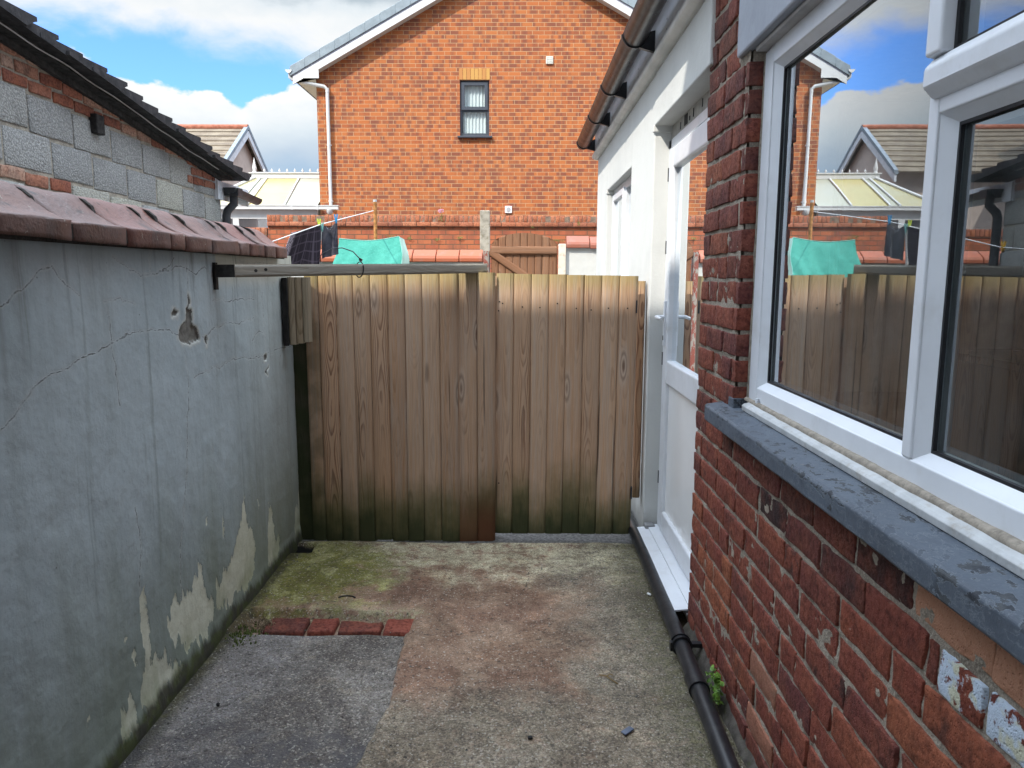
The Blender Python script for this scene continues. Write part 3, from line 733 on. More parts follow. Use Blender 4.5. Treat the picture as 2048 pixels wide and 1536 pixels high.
    mb.tube(tail, [.0026, .0026, .0024, .0022, .0018, .0012], 6)
    o = mb.build('cable_tie', BLACKP, base=cpt); tag(o, 'black plastic cable tie with a long tail looped round the beam', 'cable tie')
    # offcut boards on the wall
    root = thing('board_offcut', 'short pale grooved board offcut fixed at the wall end left of the fence', 'board', (-1.16, 3.93, 1.13))
    mb = MB()
    R = Matrix.Translation((-1.215, 3.9, 0)) @ Matrix.Rotation(rad(14), 4, 'Z')
    for k in range(3):
        t = MB(); board(t, .0 + k * .036, .0345 + k * .036, 0, 1.135 + k * .006, 1.49, .022, r=.05 + .3 * k, edge=.003, nz=14)
        mb.add([tuple(R @ Vector(v)) for v in t.v], t.f, True, **{k2: list(v2) for k2, v2 in t.a.items()})
    mb.build('boards', mat_wood('pale_offcut_wood', (.30, .245, .17), (.20, .15, .09), (.29, .26, .20), .5, ringw=.006, tone=.1), root)
    mb = MB(); t = MB(); mb.box(-.030, -.003, -.012, .05, 1.13, 1.488, mat=R)
    mb.build('shaded_edge', mat_plain('edge_shade_black', (.012, .011, .010), .9, .3, 20), root, .002)  # stands for the offcut's shadow side, its shade painted black
fence()

# ================================================================== RIGHT BRICK HOUSE
NEARB = mat_near_brick('old_red_brick', [(0, (.085, .024, .021)), (.2, (.155, .036, .025)), (.45, (.20, .048, .028)), (.62, (.11, .029, .027)), (.8, (.19, .044, .027)), (1, (.26, .078, .036))], .30, .75, True, 1.0)
MORT = mat_mortar('sand_mortar', (.30, .26, .21), (.17, .145, .115))
JZ, CH = 1.0525, .0875
WIN_Y0, WIN_Y1, WIN_Z0, WIN_Z1 = .53, 2.484, 1.053, 2.215
def brick_house():
    h = thing('brick_house', 'old red brick house with grey stone sill and lintel round its white window', 'house', (XR, 1., 0))
    mb = MB()
    def course(z, ya, yb, start, near_end):
        y = yb; k = 0; L0 = start
        while y > ya + .01:
            L = L0 if k == 0 else (.118 if random.random() < .16 else .235)
            if y - L < ya + .045: L = y - ya
            if abs(z + CH / 2 - .835) < .04 and 1.0 < y < 1.45: L = .128 if y < 1.22 else min(.235, y - 1.205)
            L = min(L, y - ya)
            zc = z + CH / 2; yc = y - L / 2
            soot = 0.
            if .85 < z < 1.0 and yc < 2.3: soot = max(0, 1.1 - abs(yc - 1.63) * 2.2) * (1 if random.random() < .8 else .2) + (.6 if random.random() < .15 else 0)
            if z < .9 and random.random() < .06: soot = .8
            if 2.0 < z and yc > 2.25 and random.random() < .25: soot = .5
            paint = 0.; cream = 0.
            if abs(yc - 1.14) < .06 and abs(zc - .835) < .05: paint = 1
            if abs(yc - 1.0) < .08 and abs(zc - .835) < .05: paint = 1.
            if yc < 1.22 and yc > .9 and abs(zc - .925) < .05: cream = 1.
            if random.random() < .010: cream = .4
            d = random.uniform(-.003, .003)
            ny = 10 if yc > .9 else 3
            rbox(mb, (XR - d, y - .005 + random.uniform(-.002, .002), z + .0055 + random.uniform(-.0015, .0015)), (0, -1, 0), (0, 0, 1), (1, 0, 0), L - .010, CH - .0125, .09,
                 ny, 5 if yc > .9 else 2, 2, .0036, .0032, rnd=random.random(), rnd2=random.random(), soot=min(soot, 1.), paint=paint, cream=cream)
            y -= L; k += 1
    z = JZ - 13 * CH; i = 0
    while z < .98:
        course(z, -.5, 3.008, (.235, .118, .235, .175)[i % 4] if i % 5 else .118, 0)
        z += CH; i += 1
    while z < 3.0:   # pier beside window, then above
        yb = 3.008 if z < 2.24 else 3.008
        ya = WIN_Y1 if z < 2.15 else 2.605
        if z > 2.42: ya = 1.9
        course(z, ya, yb, (.235, .118)[i % 2], 0)
        if z < 2.2: course(z, -.5, .538, (.118, .235)[i % 2], 0)
        z += CH; i += 1
    # rbox front is -X: ed=(1,0,0) extends inwards, so use the near face
    mb.build('bricks', NEARB, h)
    mo = MB()
    def mortar_face(y0, y1, z0, z1, st):
        ys = np.linspace(y0, y1, int((y1 - y0) / st) + 2); zs = np.linspace(z0, z1, int((z1 - z0) / st) + 2); Y, Z = np.meshgrid(ys, zs, indexing='ij')
        D = (fbm(Y * 26, Z * 30, 91) - .5) * .0105 + (fbm(Y * 90, Z * 90, 92) - .5) * .004
        mo.grid(np.stack([XR + .0050 + D, Y, Z], -1))
    mortar_face(.85, 2.996, -.1, 1.0, .007); mortar_face(WIN_Y1 + .012, 2.996, 1.0, 3.0, .009)
    mo.box(XR + .014, XR + .1, -.5, 2.996, -.1, 1.0); mo.box(XR + .014, XR + .1, WIN_Y1 + .010, 2.996, 1.0, 3.0)
    mo.box(XR + .0045, XR + .1, -.5, .534, 1.0, 2.30); mo.box(XR + .0045, XR + .1, -.5, .85, -.1, 1.0); mo.box(XR + .0045, XR + .1, -.5, WIN_Y1 + .010, 2.46, 3.0)
    mo.build('mortar', MORT, h)
    # hidden body of the wall
    bk = MB(); bk.box(XR + .10, XR + .30, -.5, 3.0, -.1, 1.0); bk.box(XR + .10, XR + .30, WIN_Y1 + .02, 3.0, 1.0, 3.0); bk.box(XR + .10, XR + .30, -.5, WIN_Y1 + .02, 2.30, 3.0)
    bk.box(XR + .10, XR + .30, -.5, WIN_Y0, 1.0, 2.30)
    bk.build('inner_wall', mat_plain('plaster', (.45, .44, .40), .9), h)
    # upper storey and the main house behind the viewer (casts the yard's shade)
    UB = mat_far_brick('upper_brick', (.16, .045, .03), (.22, .07, .04), (.07, .03, .025), (.27, .23, .18), .235, .0875, .011, 'yz')
    up = MB(); up.box(XR + .004, 4.5, -.5, 3.0, 3.0, 5.2)
    up.build('upper_wall', UB, h)
    mw = MB(); mw.box(-9.5, 9.5, -9, -.5, -.1, 7.45)
    mw.build('rear_wall', mat_plain('rear_bounce_white', (.62, .62, .60), .9, .06, 3), h)  # unseen wall, made white to bounce light onto the fence
    rf = MB(); rf.prism([(-.22, 7.46), (-.26, 7.585), (-4.75, 10.6), (-9.3, 7.66), (-9.2, 7.52)], 'x', -9.6, 9.6)
    rf.prism([(.60, 5.2), (.60, 5.27), (4.7, 6.6), (4.7, 5.2)], 'y', -.495, 3.12)
    rf.build('roof', mat_plain('slate', (.06, .062, .07), .7, .2, 6), h)
    # lintel
    lm = mat_plain('painted_lintel', (.30, .325, .37), .6, .08, 4, ((.20, .21, .23), .4), .25, 50)
    li = MB(); li.box(XR - .012, XR + .105, -.2, 2.60, 2.217, 2.455); li.build('lintel', lm, h, .008)
    # sill: dark grey flaking paint
    m = M('flaking_grey_paint'); p = m.pos; s = m.sep(p)
    top = m.mr(s[2], 1.030, 1.040)
    fl = m.noise(m.scl(p, (1, .6, 1)), 42, 6, .68); fl2 = m.noise(p, 6, 3, .5)
    c = m.mix(m.mr(m.noise(p, 5, 4), .35, .7), (.082, .100, .126), (.064, .077, .098))
    f1 = m.mul(m.mr(fl, .535, .56), m.mr(m.add(fl2, m.mul(top, .14)), .56, .66, .0, 1.))
    c = m.mix(f1, c, m.mix(m.mr(m.noise(p, 40, 3), .4, .6), (.030, .034, .042), (.060, .066, .072)))
    c = m.mix(m.mul(m.mr(fl, .50, .525), m.mr(fl, .545, .53, 0, .6)), c, (.17, .19, .21))
    c = m.mix(m.mul(m.mr(m.noise(p, 18, 5, .7), .66, .70), .8), c, (.02, .02, .02))
    c = m.mix(m.mul(m.mr(m.noise(p, 11, 4, .6), .68, .72), .7), c, (.20, .17, .13))
    SM = m.done(c, m.mr(fl, .4, .6, .5, .72), m.bump(m.add(m.mul(f1, -.6), m.mul(m.noise(p, 120, 3), .3)), .6, .004), .35)
    pr = [(.662, 1.0), (.662, 1.044), (.668, 1.0505), (.735, 1.060), (.84, 1.066), (.84, .990), (.735, .990), (.668, .993)]
    ys = np.concatenate([np.linspace(-.2, .8, 12), np.linspace(.83, 2.625, 90)]); P = np.zeros((len(ys), len(pr) + 1, 3))
    for a, y in enumerate(ys):
        for b, (x, zz) in enumerate(pr + pr[:1]):
            e = .006 if a == len(ys) - 1 else 0
            nz = (fbm(np.array(y * 5.), np.array(b * 3.1), 61) - .5) * .004 + (vnoise(np.array(y * 30.), np.array(b * 1.), 62) - .5) * .0012
            P[a, b] = (x + nz + (e if x < .7 else 0), y, zz + nz * .7)
    P[:, -1] = P[:, 0]
    P[np.ix_([len(ys) - 1], range(len(pr) + 1))] += 0
    sb = MB(); sb.grid(P, False); sb.add([tuple(q) for q in P[-1, :-1]], [tuple(range(len(pr)))])
    # upstand of sill at the pier foot
    sb.box(XR - .004, .776, WIN_Y1 - .004, WIN_Y1 + .055, 1.052, 1.092)
    sb.build('sill', SM, h, .003)

    # ---------------- window
    fr = MB()
    FX = .775
    def bar(mb, x0, x1, y0, y1, z0, z1): mb.box(x0, x1, y0, y1, z0, z1)
    YA, YB, ZA, ZB = .55, 2.474, 1.094, 2.200
    MU0, MU1 = 1.436, 1.470
    bar(fr, FX, .845, YB - .080, YB, ZA, ZB); bar(fr, FX, .845, YA, YA + .06, ZA, ZB)
    bar(fr, FX, .845, YA + .06, YB - .080, ZA, ZA + .05); bar(fr, FX, .845, YA + .06, YB - .080, ZB - .05, ZB)
    bar(fr, FX - .0015, .845, MU0, MU1, ZA + .05, ZB - .05); bar(fr, FX - .0008, .845, YA + .06, MU0, 1.800, 1.842)
    w = fr.build('window', UPVC, h, .004, 3)
    tag(w, 'large white three light window mirroring the sky and fence')
    ox = MB(); ox.box(FX + .006, .845, YB + .0005, YB + .014, ZA, ZB + .01); ox.build('frame_extension', UPVC, w, .003)
    bead = MB()
    def beads(y0, y1, z0, z1, x=FX + .004, wd=.028):
        """sloping glazing bead round a pane"""
        s0 = [(y0, z0), (y1, z0), (y1, z1), (y0, z1)]; s1 = [(y0 + wd, z0 + wd * .7), (y1 - wd, z0 + wd * .7), (y1 - wd, z1 - wd * .7), (y0 + wd, z1 - wd * .7)]
        o_ = [(x, *q) for q in s0]; i_ = [(x + .020, *q) for q in s1]; bk_ = [(x + .034, *q) for q in s1]
        for k in range(4):
            j = (k + 1) % 4
            bead.add([o_[k], o_[j], i_[j], i_[k]], [(0, 1, 2, 3)]); bead.add([i_[k], i_[j], bk_[j], bk_[k]], [(0, 1, 2, 3)])
    PL = (MU1, YB - .080, ZA + .05, ZB - .05); PR = (YA + .06, MU0, ZA + .05, 1.800)
    beads(*PL); beads(*PR)
    bead.build('glazing_bead', UPVC, w)
    cs = MB(); c0, c1, d0, d1 = YA + .045, 1.455, 1.828, ZB - .03; cx = FX - .026
    cs.prism([(cx + .020, d0), (cx + .003, d0 + .018), (cx, d0 + .022), (cx, d0 + .054), (cx + .018, d0 + .074), (cx + .04, d0 + .074), (cx + .04, d0)], 'y', c0, c1); cs.box(cx, cx + .04, c0, c1, d1 - .06, d1); cs.box(cx + .0005, cx + .04, c1 - .050, c1, d0 + .074, d1 - .06); cs.box(cx + .0005, cx + .04, c0, c0 + .06, d0 + .074, d1 - .06)
    cs.build('casement', UPVC, w, .006, 3)
    gk = MB(); sp = MB()
    def inner(q, dy, dz): return (q[0] + dy, q[1] - dy, q[2] + dz, q[3] - dz)
    for (y0, y1, z0, z1), x in ((inner(PL, .027, .019), FX + .024), (inner(PR, .027, .019), FX + .024), ((c0 + .062, c1 - .052, d0 + .074, d1 - .062), cx + .026)):
        t = .007
        gk.box(x, x + .008, y0 - .004, y0 + t, z0, z1); gk.box(x, x + .008, y1 - t, y1 + .004, z0, z1); gk.box(x, x + .008, y0 + t, y1 - t, z0 - .004, z0 + t); gk.box(x, x + .008, y0 + t, y1 - t, z1 - t, z1 + .004)
    gk.build('gasket', mat_plain('rubber_gasket', (.012, .012, .014), .5), w)
    for (y0, y1, z0, z1), x in ((inner(PL, .027, .019), FX + .044), (inner(PR, .027, .019), FX + .044)):
        t = .018; q = .006
        sp.box(x, x + .006, y0 + q, y0 + t, z0 + q, z1 - q); sp.box(x, x + .006, y1 - t, y1 - q, z0 + q, z1 - q); sp.box(x, x + .006, y0 + t, y1 - t, z0 + q, z0 + t); sp.box(x, x + .006, y0 + t, y1 - t, z1 - t, z1 - q)
    sp.build('spacer_bar', mat_plain('aluminium_spacer', (.30, .34, .38), .35, metallic=.7), w)
    # panes (each one sheet, very slightly out of square as real ones are)
    for (y0, y1, z0, z1), x, sk in ((inner(PL, .023, .015), FX + .031, .45), (inner(PR, .023, .015), FX + .031, .5), ((c0 + .058, c1 - .048, d0 + .07, d1 - .058), cx + .033, .3)):
        g = MB(); dx = math.tan(rad(sk)) * (y1 - y0) / 2
        g.add([(x - dx, y0, z0), (x + dx, y1, z0), (x + dx, y1, z1), (x - dx, y0, z1)], [(0, 1, 2, 3)])
        g.build('pane', GLASS, w)
    st = MB(); st.prism([(.742, 1.062), (.740, 1.078), (.746, 1.084), (.772, 1.0905), (.772, 1.062)], 'y', .4, 2.43); st.build('sub_sill', mat_plain('flaking_white', (.44, .45, .45), .6, .12, 14, ((.30, .26, .21), .6), .4, 60), w, .002)
    ms = MB(); ys = np.linspace(.5, 2.48, 130); P = np.zeros((130, 5, 3))
    for a, y in enumerate(ys):
        rr = .0065 + .006 * float(fbm(np.array(y * 14.), np.array(.5), 71))
        for b in range(5):
            q = -.3 + b * .55; P[a, b] = (.772 - rr * math.cos(q) * 1.2, y, 1.0915 + rr * math.sin(q) * 1.0 - .001)
    ms.grid(P)
    P = np.zeros((100, 5, 3))
    for a, z in enumerate(np.linspace(1.095, 2.21, 100)):
        rr = .006 + .007 * float(fbm(np.array(z * 12.), np.array(.9), 73))
        for b in range(5):
            q = b * .5 - .2; P[a, b] = (.783 - rr * math.sin(q) * .9, 2.490 - rr * math.cos(q) * 1.1, z)
    ms.grid(P)
    ms.build('sealant', mat_plain('old_mastic', (.27, .235, .19), .8, .2, 40, ((.08, .07, .055), .6), .6, 90), w)
    sf = MB(); sf.box(.742, .86, .4, 2.470, 2.203, 2.216); sf.build('soffit', mat_plain('dirty_white', (.40, .39, .38), .7, .12, 9), w, .003)
    bk = MB(); bk.tube([(.768, 2.36, 1.098), (.768, 2.36, 1.112)], .006, 8); bk.build('drain_cap', UPVC, w)

    # ---------------- room
    rm = MB(); X0, X1, Y0, Y1, Z0, Z1 = .97, 3.6, .0, 5.4, .05, 2.45
    rm.box(X0 + .06, X1, Y0, Y1, Z0 - .05, Z0); rm.box(X0 + .06, X1, Y0, Y1, Z1, Z1 + .05); rm.box(X1, X1 + .05, Y0, Y1, Z0 - .05, Z1 + .05); rm.box(X0 + .06, X1, Y1, Y1 + .015, Z0, Z1); rm.box(X0 + .06, X1, Y0 - .02, Y0, Z0, Z1)
    rm.build('kitchen_room', mat_plain('room_paint', (.50, .49, .45), .9), h)
    ws = MB(); ws.box(.846, 1.06, WIN_Y0, WIN_Y1 + .02, 1.055, 1.085); ws.build('window_board', mat_plain('window_board_paint', (.70, .70, .66), .5), h)
brick_house()
def kitchen():
    u = thing('kitchen_counter', 'dark topped wooden kitchen counter seen through the window glass', 'counter', (3.25, 3., .05))
    a = MB(); a.box(2.95, 3.59, .6, 5.3, .95, 1.0); a.build('worktop', mat_plain('worktop_black', (.014, .014, .016), .25), u, .006)
    a = MB()
    for k in range(8): a.box(2.99, 3.58, .62 + .58 * k, 1.19 + .58 * k, .05, .949)
    build_each(a, 'cupboard', mat_plain('oak_front', (.22, .12, .055), .5, .3, 3, stretch=(1, 1, .2)), u, bevel=.004)
    c = MB(); c.box(1.32, 1.70, 3.12, 3.60, 1.02, 2.2); c.box(1.305, 1.3195, 3.125, 3.357, 1.025, 2.195); c.box(1.305, 1.3195, 3.363, 3.595, 1.025, 2.195)
    o = c.build('wall_unit', mat_plain('cream_enamel', (.60, .58, .50), .4), base=(1.5, 3.36, 1.02), bevel=.004); tag(o, 'pale cream kitchen wall unit faintly seen behind the window glass', 'kitchen unit')
kitchen()

# ================================================================== WHITE RENDERED EXTENSION
def extension():
    e = thing('rendered_extension', 'white rendered single storey extension with black gutter and white door', 'extension', (.72, 5, 0))
    m = M('white_render'); p = m.pos; s = m.sep(p)
    c = m.mix(m.mr(m.noise(p, 2.2, 4, .6), .35, .7), (.60, .605, .58), (.54, .545, .525))
    c = m.mix(m.mr(m.noise(m.scl(p, (1, 6, .6)), 1.4, 5, .6), .55, .75, 0, .25), c, (.50, .50, .46))
    c = m.mix(m.mr(m.add(s[2], m.mul(m.sub(m.noise(p, 9, 4), .5), .25)), .22, .05, 0, .7), c, (.33, .32, .29))
    RW = m.done(c, .85, m.bump(m.add(m.noise(p, 10, 4), m.mul(m.noise(p, 90, 3), .5)), .45, .006), .25)
    WX = .72
    w = MB()
    D0, D1, DZ = 3.01, 4.12, 2.295; W0, W1, WZ0, WZ1 = 4.93, 6.28, .95, 2.20
    TH = .95
    def seg(y0, y1, z0, z1): w.box(WX, TH, y0, y1, z0, z1)
    seg(D1, W0, -.02, 2.75); seg(W1, 7.05, -.02, 2.75); seg(W0, W1, -.02, WZ0); seg(W0, W1, WZ1, 2.75)
    w.box(WX - .004, TH, 2.955, D1, DZ, 2.75); w.box(WX + .03, TH, D0, D1, -.02, .03)
    w.box(TH, 4.0, 7.0, 7.05, -.02, 2.75)
    # rough render lips at the opening heads and pier edge
    w.box(WX - .010, TH, 4.105, 4.135, 2.262, 2.30); w.box(WX - .008, TH, W1 - .01, W1 + .025, WZ1 - .028, WZ1)
    w.build('wall', RW, e, .006)
    dm = MB(); dm.box(WX + .004, WX + .06, 4.055, 4.1195, .035, .10); dm.build('plinth_patch', mat_plain('bare_cement', (.20, .20, .20), .9), e, .006)
    # roof, fascia, moulding
    r = MB(); r.prism([(.60, 2.80), (.60, 2.83), (4.2, 4.0), (4.2, 2.80)], 'y', 3.12, 7.10)
    r.build('roof', mat_plain('roof_tile', (.10, .085, .075), .8, .2, 5), e)
    f = MB(); f.box(.688, .72, 2.99, 6.10, 2.62, 2.80); f.box(.6885, .72, 6.104, 7.08, 2.618, 2.80)
    fm = mat_plain('painted_fascia', (.60, .61, .64), .45, .06, 6, ((.36, .35, .33), .25), .1, 40)
    f.build('fascia', fm, e, .003)
    mo = MB(); mo.prism([(.682, 2.622), (.668, 2.612), (.664, 2.596), (.668, 2.578), (.690, 2.568), (.72, 2.562), (.72, 2.62)], 'y', 2.99, 6.10, True); mo.prism([(.682, 2.620), (.669, 2.610), (.665, 2.595), (.670, 2.577), (.690, 2.566), (.72, 2.560), (.72, 2.617)], 'y', 6.103, 7.08, True)
    mo.build('moulding', mat_plain('painted_moulding', (.66, .655, .61), .6, .08, 5, ((.40, .37, .31), .3), .2, 50), e)
    # half round gutter
    g = MB(); n = 14; R0 = .062; cx, cz = .585, 2.725
    def arc(rr, y): return [(cx + rr * math.cos(t), y, cz + rr * math.sin(t)) for t in [math.pi + math.pi * k / n for k in range(n + 1)]]
    yy = np.linspace(2.7, 7.14, 30)
    g.grid(np.array([[list(q) for q in arc(R0, y)] for y in yy])); g.grid(np.array([[list(q) for q in arc(R0 - .004, y)] for y in yy]))
    g.tube([(cx - R0 + .002, 2.7, cz), (cx - R0 + .002, 7.14, cz)], .004, 6); g.tube([(cx + R0 - .002, 2.7, cz), (cx + R0 - .002, 7.14, cz)], .004, 6)
    g.add([(cx, 7.14, cz)] + arc(R0, 7.14), [(0, k, k + 1) for k in range(1, n + 1)])
    g.build('gutter', GUTTER, e)
    for y in (7.06, 5.93, 5.03, 4.02, 3.1):
        b = MB(); pr = [(cx + (R0 + .001) * math.cos(t), cz + (R0 + .001) * math.sin(t)) for t in [math.pi + math.pi * k / n for k in range(n + 1)]]
        pr2 = [(cx + (R0 + .007) * math.cos(t), cz + (R0 + .007) * math.sin(t)) for t in [math.pi + math.pi * k / n for k in range(n + 1)]]
        b.prism(pr + pr2[::-1], 'y', y - .016, y + .016, False)
        b.prism([(cx + .02, cz - .063), (.6875, cz - .085), (.6875, cz + .02), (cx + R0 + .004, cz + .01), (cx + .055, cz - .035)], 'y', y - .014, y + .014)
        b.build('gutter_bracket', BLACKP, e)
    sc = MB()
    for y in (6.75, 6.45, 5.6, 5.2, 4.55, 3.7): sc.tube([(.6872, y, 2.70), (.690, y, 2.70)], .005, 8); sc.tube([(.6872, y, 2.655), (.690, y, 2.655)], .004, 8)
    build_each(sc, 'screw_head', mat_plain('screw_grey', (.12, .12, .13), .5), e)
    # ------------- door
    d = thing_part('door', e)
    FX = .80
    fr = MB(); fr.box(FX, FX + .06, D0, D0 + .055, .06, DZ - .075); fr.box(FX, FX + .06, D1 - .06, D1, .06, DZ - .075); fr.box(FX, FX + .06, D0, D1, DZ - .125, DZ - .0755)
    fr.box(FX, FX + .06, D0 + .055, D1 - .06, .045, .10)
    fr.build('door_frame', UPVC, d, .004, 3)
    pk = MB(); pk.box(FX + .012, FX + .06, D0, D1, DZ - .074, DZ + .002); pk.build('head_packing', mat_plain('dirty_packing', (.40, .39, .36), .8, .1, 20, ((.1, .1, .09), .4), .3), d)
    sl = MB()
    for y, zz, a, b in ((3.9, 2.255, .012, .035), (3.78, 2.262, .07, .05), (3.62, 2.262, .014, .04), (3.45, 2.268, .012, .035), (3.70, 2.252, .02, .02)): sl.box(FX + .010, FX + .0121, y - a / 2, y + a / 2, zz - b / 2, zz + b / 2)
    build_each(sl, 'packing_gap', DARK, d)
    L0, L1, LZ0, LZ1 = D0 + .062, D1 - .068, .105, DZ - .132
    st = .105; lf = MB(); X = FX - .012; XB = FX + .045
    lf.box(X, XB, L0, L0 + st, LZ0, LZ1); lf.box(X, XB, L1 - st, L1, LZ0, LZ1); lf.box(X + .0005, XB, L0 + st, L1 - st, LZ0, LZ0 + .115); lf.box(X + .0005, XB, L0 + st, L1 - st, LZ1 - st, LZ1); lf.box(X + .0005, XB, L0 + st, L1 - st, .93, 1.055)
    lf.build('door_leaf', UPVC, d, .010, 3)
    pn = MB(); pn.box(FX + .008, FX + .03, L0 + st - .005, L1 - st + .005, LZ0 + .11, .935); pn.build('door_panel', mat_plain('door_panel_plastic', (.80, .80, .79), .16, .03, 3, spec=.55), d)
    gl = MB(); dx = .004; gl.add([(FX + .012 - dx, L0 + st - .004, 1.05), (FX + .012 + dx, L1 - st + .004, 1.05), (FX + .012 + dx, L1 - st + .004, LZ1 - st + .004), (FX + .012 - dx, L0 + st - .004, LZ1 - st + .004)], [(0, 1, 2, 3)])
    gl.build('pane', GLASS, d)
    dk = MB(); dk.box(FX + .03, FX + .036, L0 + st - .02, L1 - st + .02, 1.03, LZ1 - st + .02); dk.build('net_blind', mat_plain('pale_blind', (.20, .21, .20), .9), d)
    hd = MB(); hy = L1 - .048; hd.box(X - .010, X + .001, hy - .016, hy + .016, 1.13, 1.37)
    hd.tube([(X - .008, hy, 1.285), (X - .045, hy, 1.285), (X - .052, hy - .008, 1.285), (X - .053, hy - .03, 1.284), (X - .052, hy - .09, 1.283), (X - .045, hy - .118, 1.281)], [.011, .010, .010, .0095, .009, .007], 10)
    hd.build('handle', UPVC, d, .004)
    kh = MB(); kh.box(X - .012, X - .009, hy - .006, hy + .006, 1.16, 1.185); kh.build('keyhole', DARK, d)
    hn = MB()
    for z in (.35, 1.02, 1.62, 2.0): hn.box(X - .003, X + .006, L1 + .001, L1 + .012, z, z + .07)
    build_each(hn, 'hinge', mat_plain('hinge_grey', (.10, .10, .10), .4), d)
    # projecting plastic threshold: hollow section, open at the near end
    t = MB(); t.prism([(.675, .022), (.675, .068), (.680, .074), (.80, .086), (.80, .080), (.684, .068), (.682, .030), (.690, .030), (.690, .022)], 'y', 3.03, 4.10); t.prism([(.730, .056), (.80, .062), (.80, .058), (.730, .052)], 'y', 3.03, 4.10)
    t.prism([(.742, .0812), (.742, .090), (.80, .094), (.80, .0865)], 'y', 3.03, 4.10)
    t.build('threshold', UPVC, d)
    dk = MB(); dk.box(.86, .90, D0, D1, -.02, DZ + .1); dk.build('dark_backing', DARK, d)
    # ------------- far window
    wn = thing_part('window', e)
    fx = .775; fr = MB(); YM = 5.58
    fr.box(fx, fx + .06, W0, W0 + .06, WZ0, WZ1); fr.box(fx, fx + .06, W1 - .06, W1, WZ0, WZ1); fr.box(fx, fx + .06, W0 + .06, W1 - .06, WZ0, WZ0 + .06); fr.box(fx, fx + .06, W0 + .06, W1 - .06, WZ1 - .06, WZ1); fr.box(fx - .001, fx + .06, YM - .035, YM + .035, WZ0 + .06, WZ1 - .06)
    fr.build('frame', UPVC, wn, .004)
    c = MB(); a, b, z0, z1 = YM + .02, W1 - .045, WZ0 + .045, WZ1 - .045; q = .055
    c.box(fx - .016, fx + .02, a, a + q, z0, z1); c.box(fx - .016, fx + .02, b - q, b, z0, z1); c.box(fx - .0155, fx + .02, a + q, b - q, z0, z0 + q); c.box(fx - .0155, fx + .02, a + q, b - q, z1 - q, z1)
    c.build('casement', UPVC, wn, .006)
    for a2, b2, xx in ((W0 + .06, YM - .035, fx + .02), (a + q, b - q, fx + .004)):
        g2 = MB(); g2.add([(xx, a2, WZ0 + .06), (xx + .003, b2, WZ0 + .06), (xx + .003, b2, WZ1 - .06), (xx, a2, WZ1 - .06)], [(0, 1, 2, 3)]); g2.build('pane', GLASS, wn)
    dk = MB(); dk.box(.86, .90, W0, W1, WZ0, WZ1); dk.build('dark_backing', DARK, wn)
def thing_part(name, parent):
    o = bpy.data.objects.new(name, None); C.objects.link(o); o.parent = parent; o.empty_display_size = .1
    o.matrix_parent_inverse = Matrix.Translation(-wloc(parent)); return o
extension()

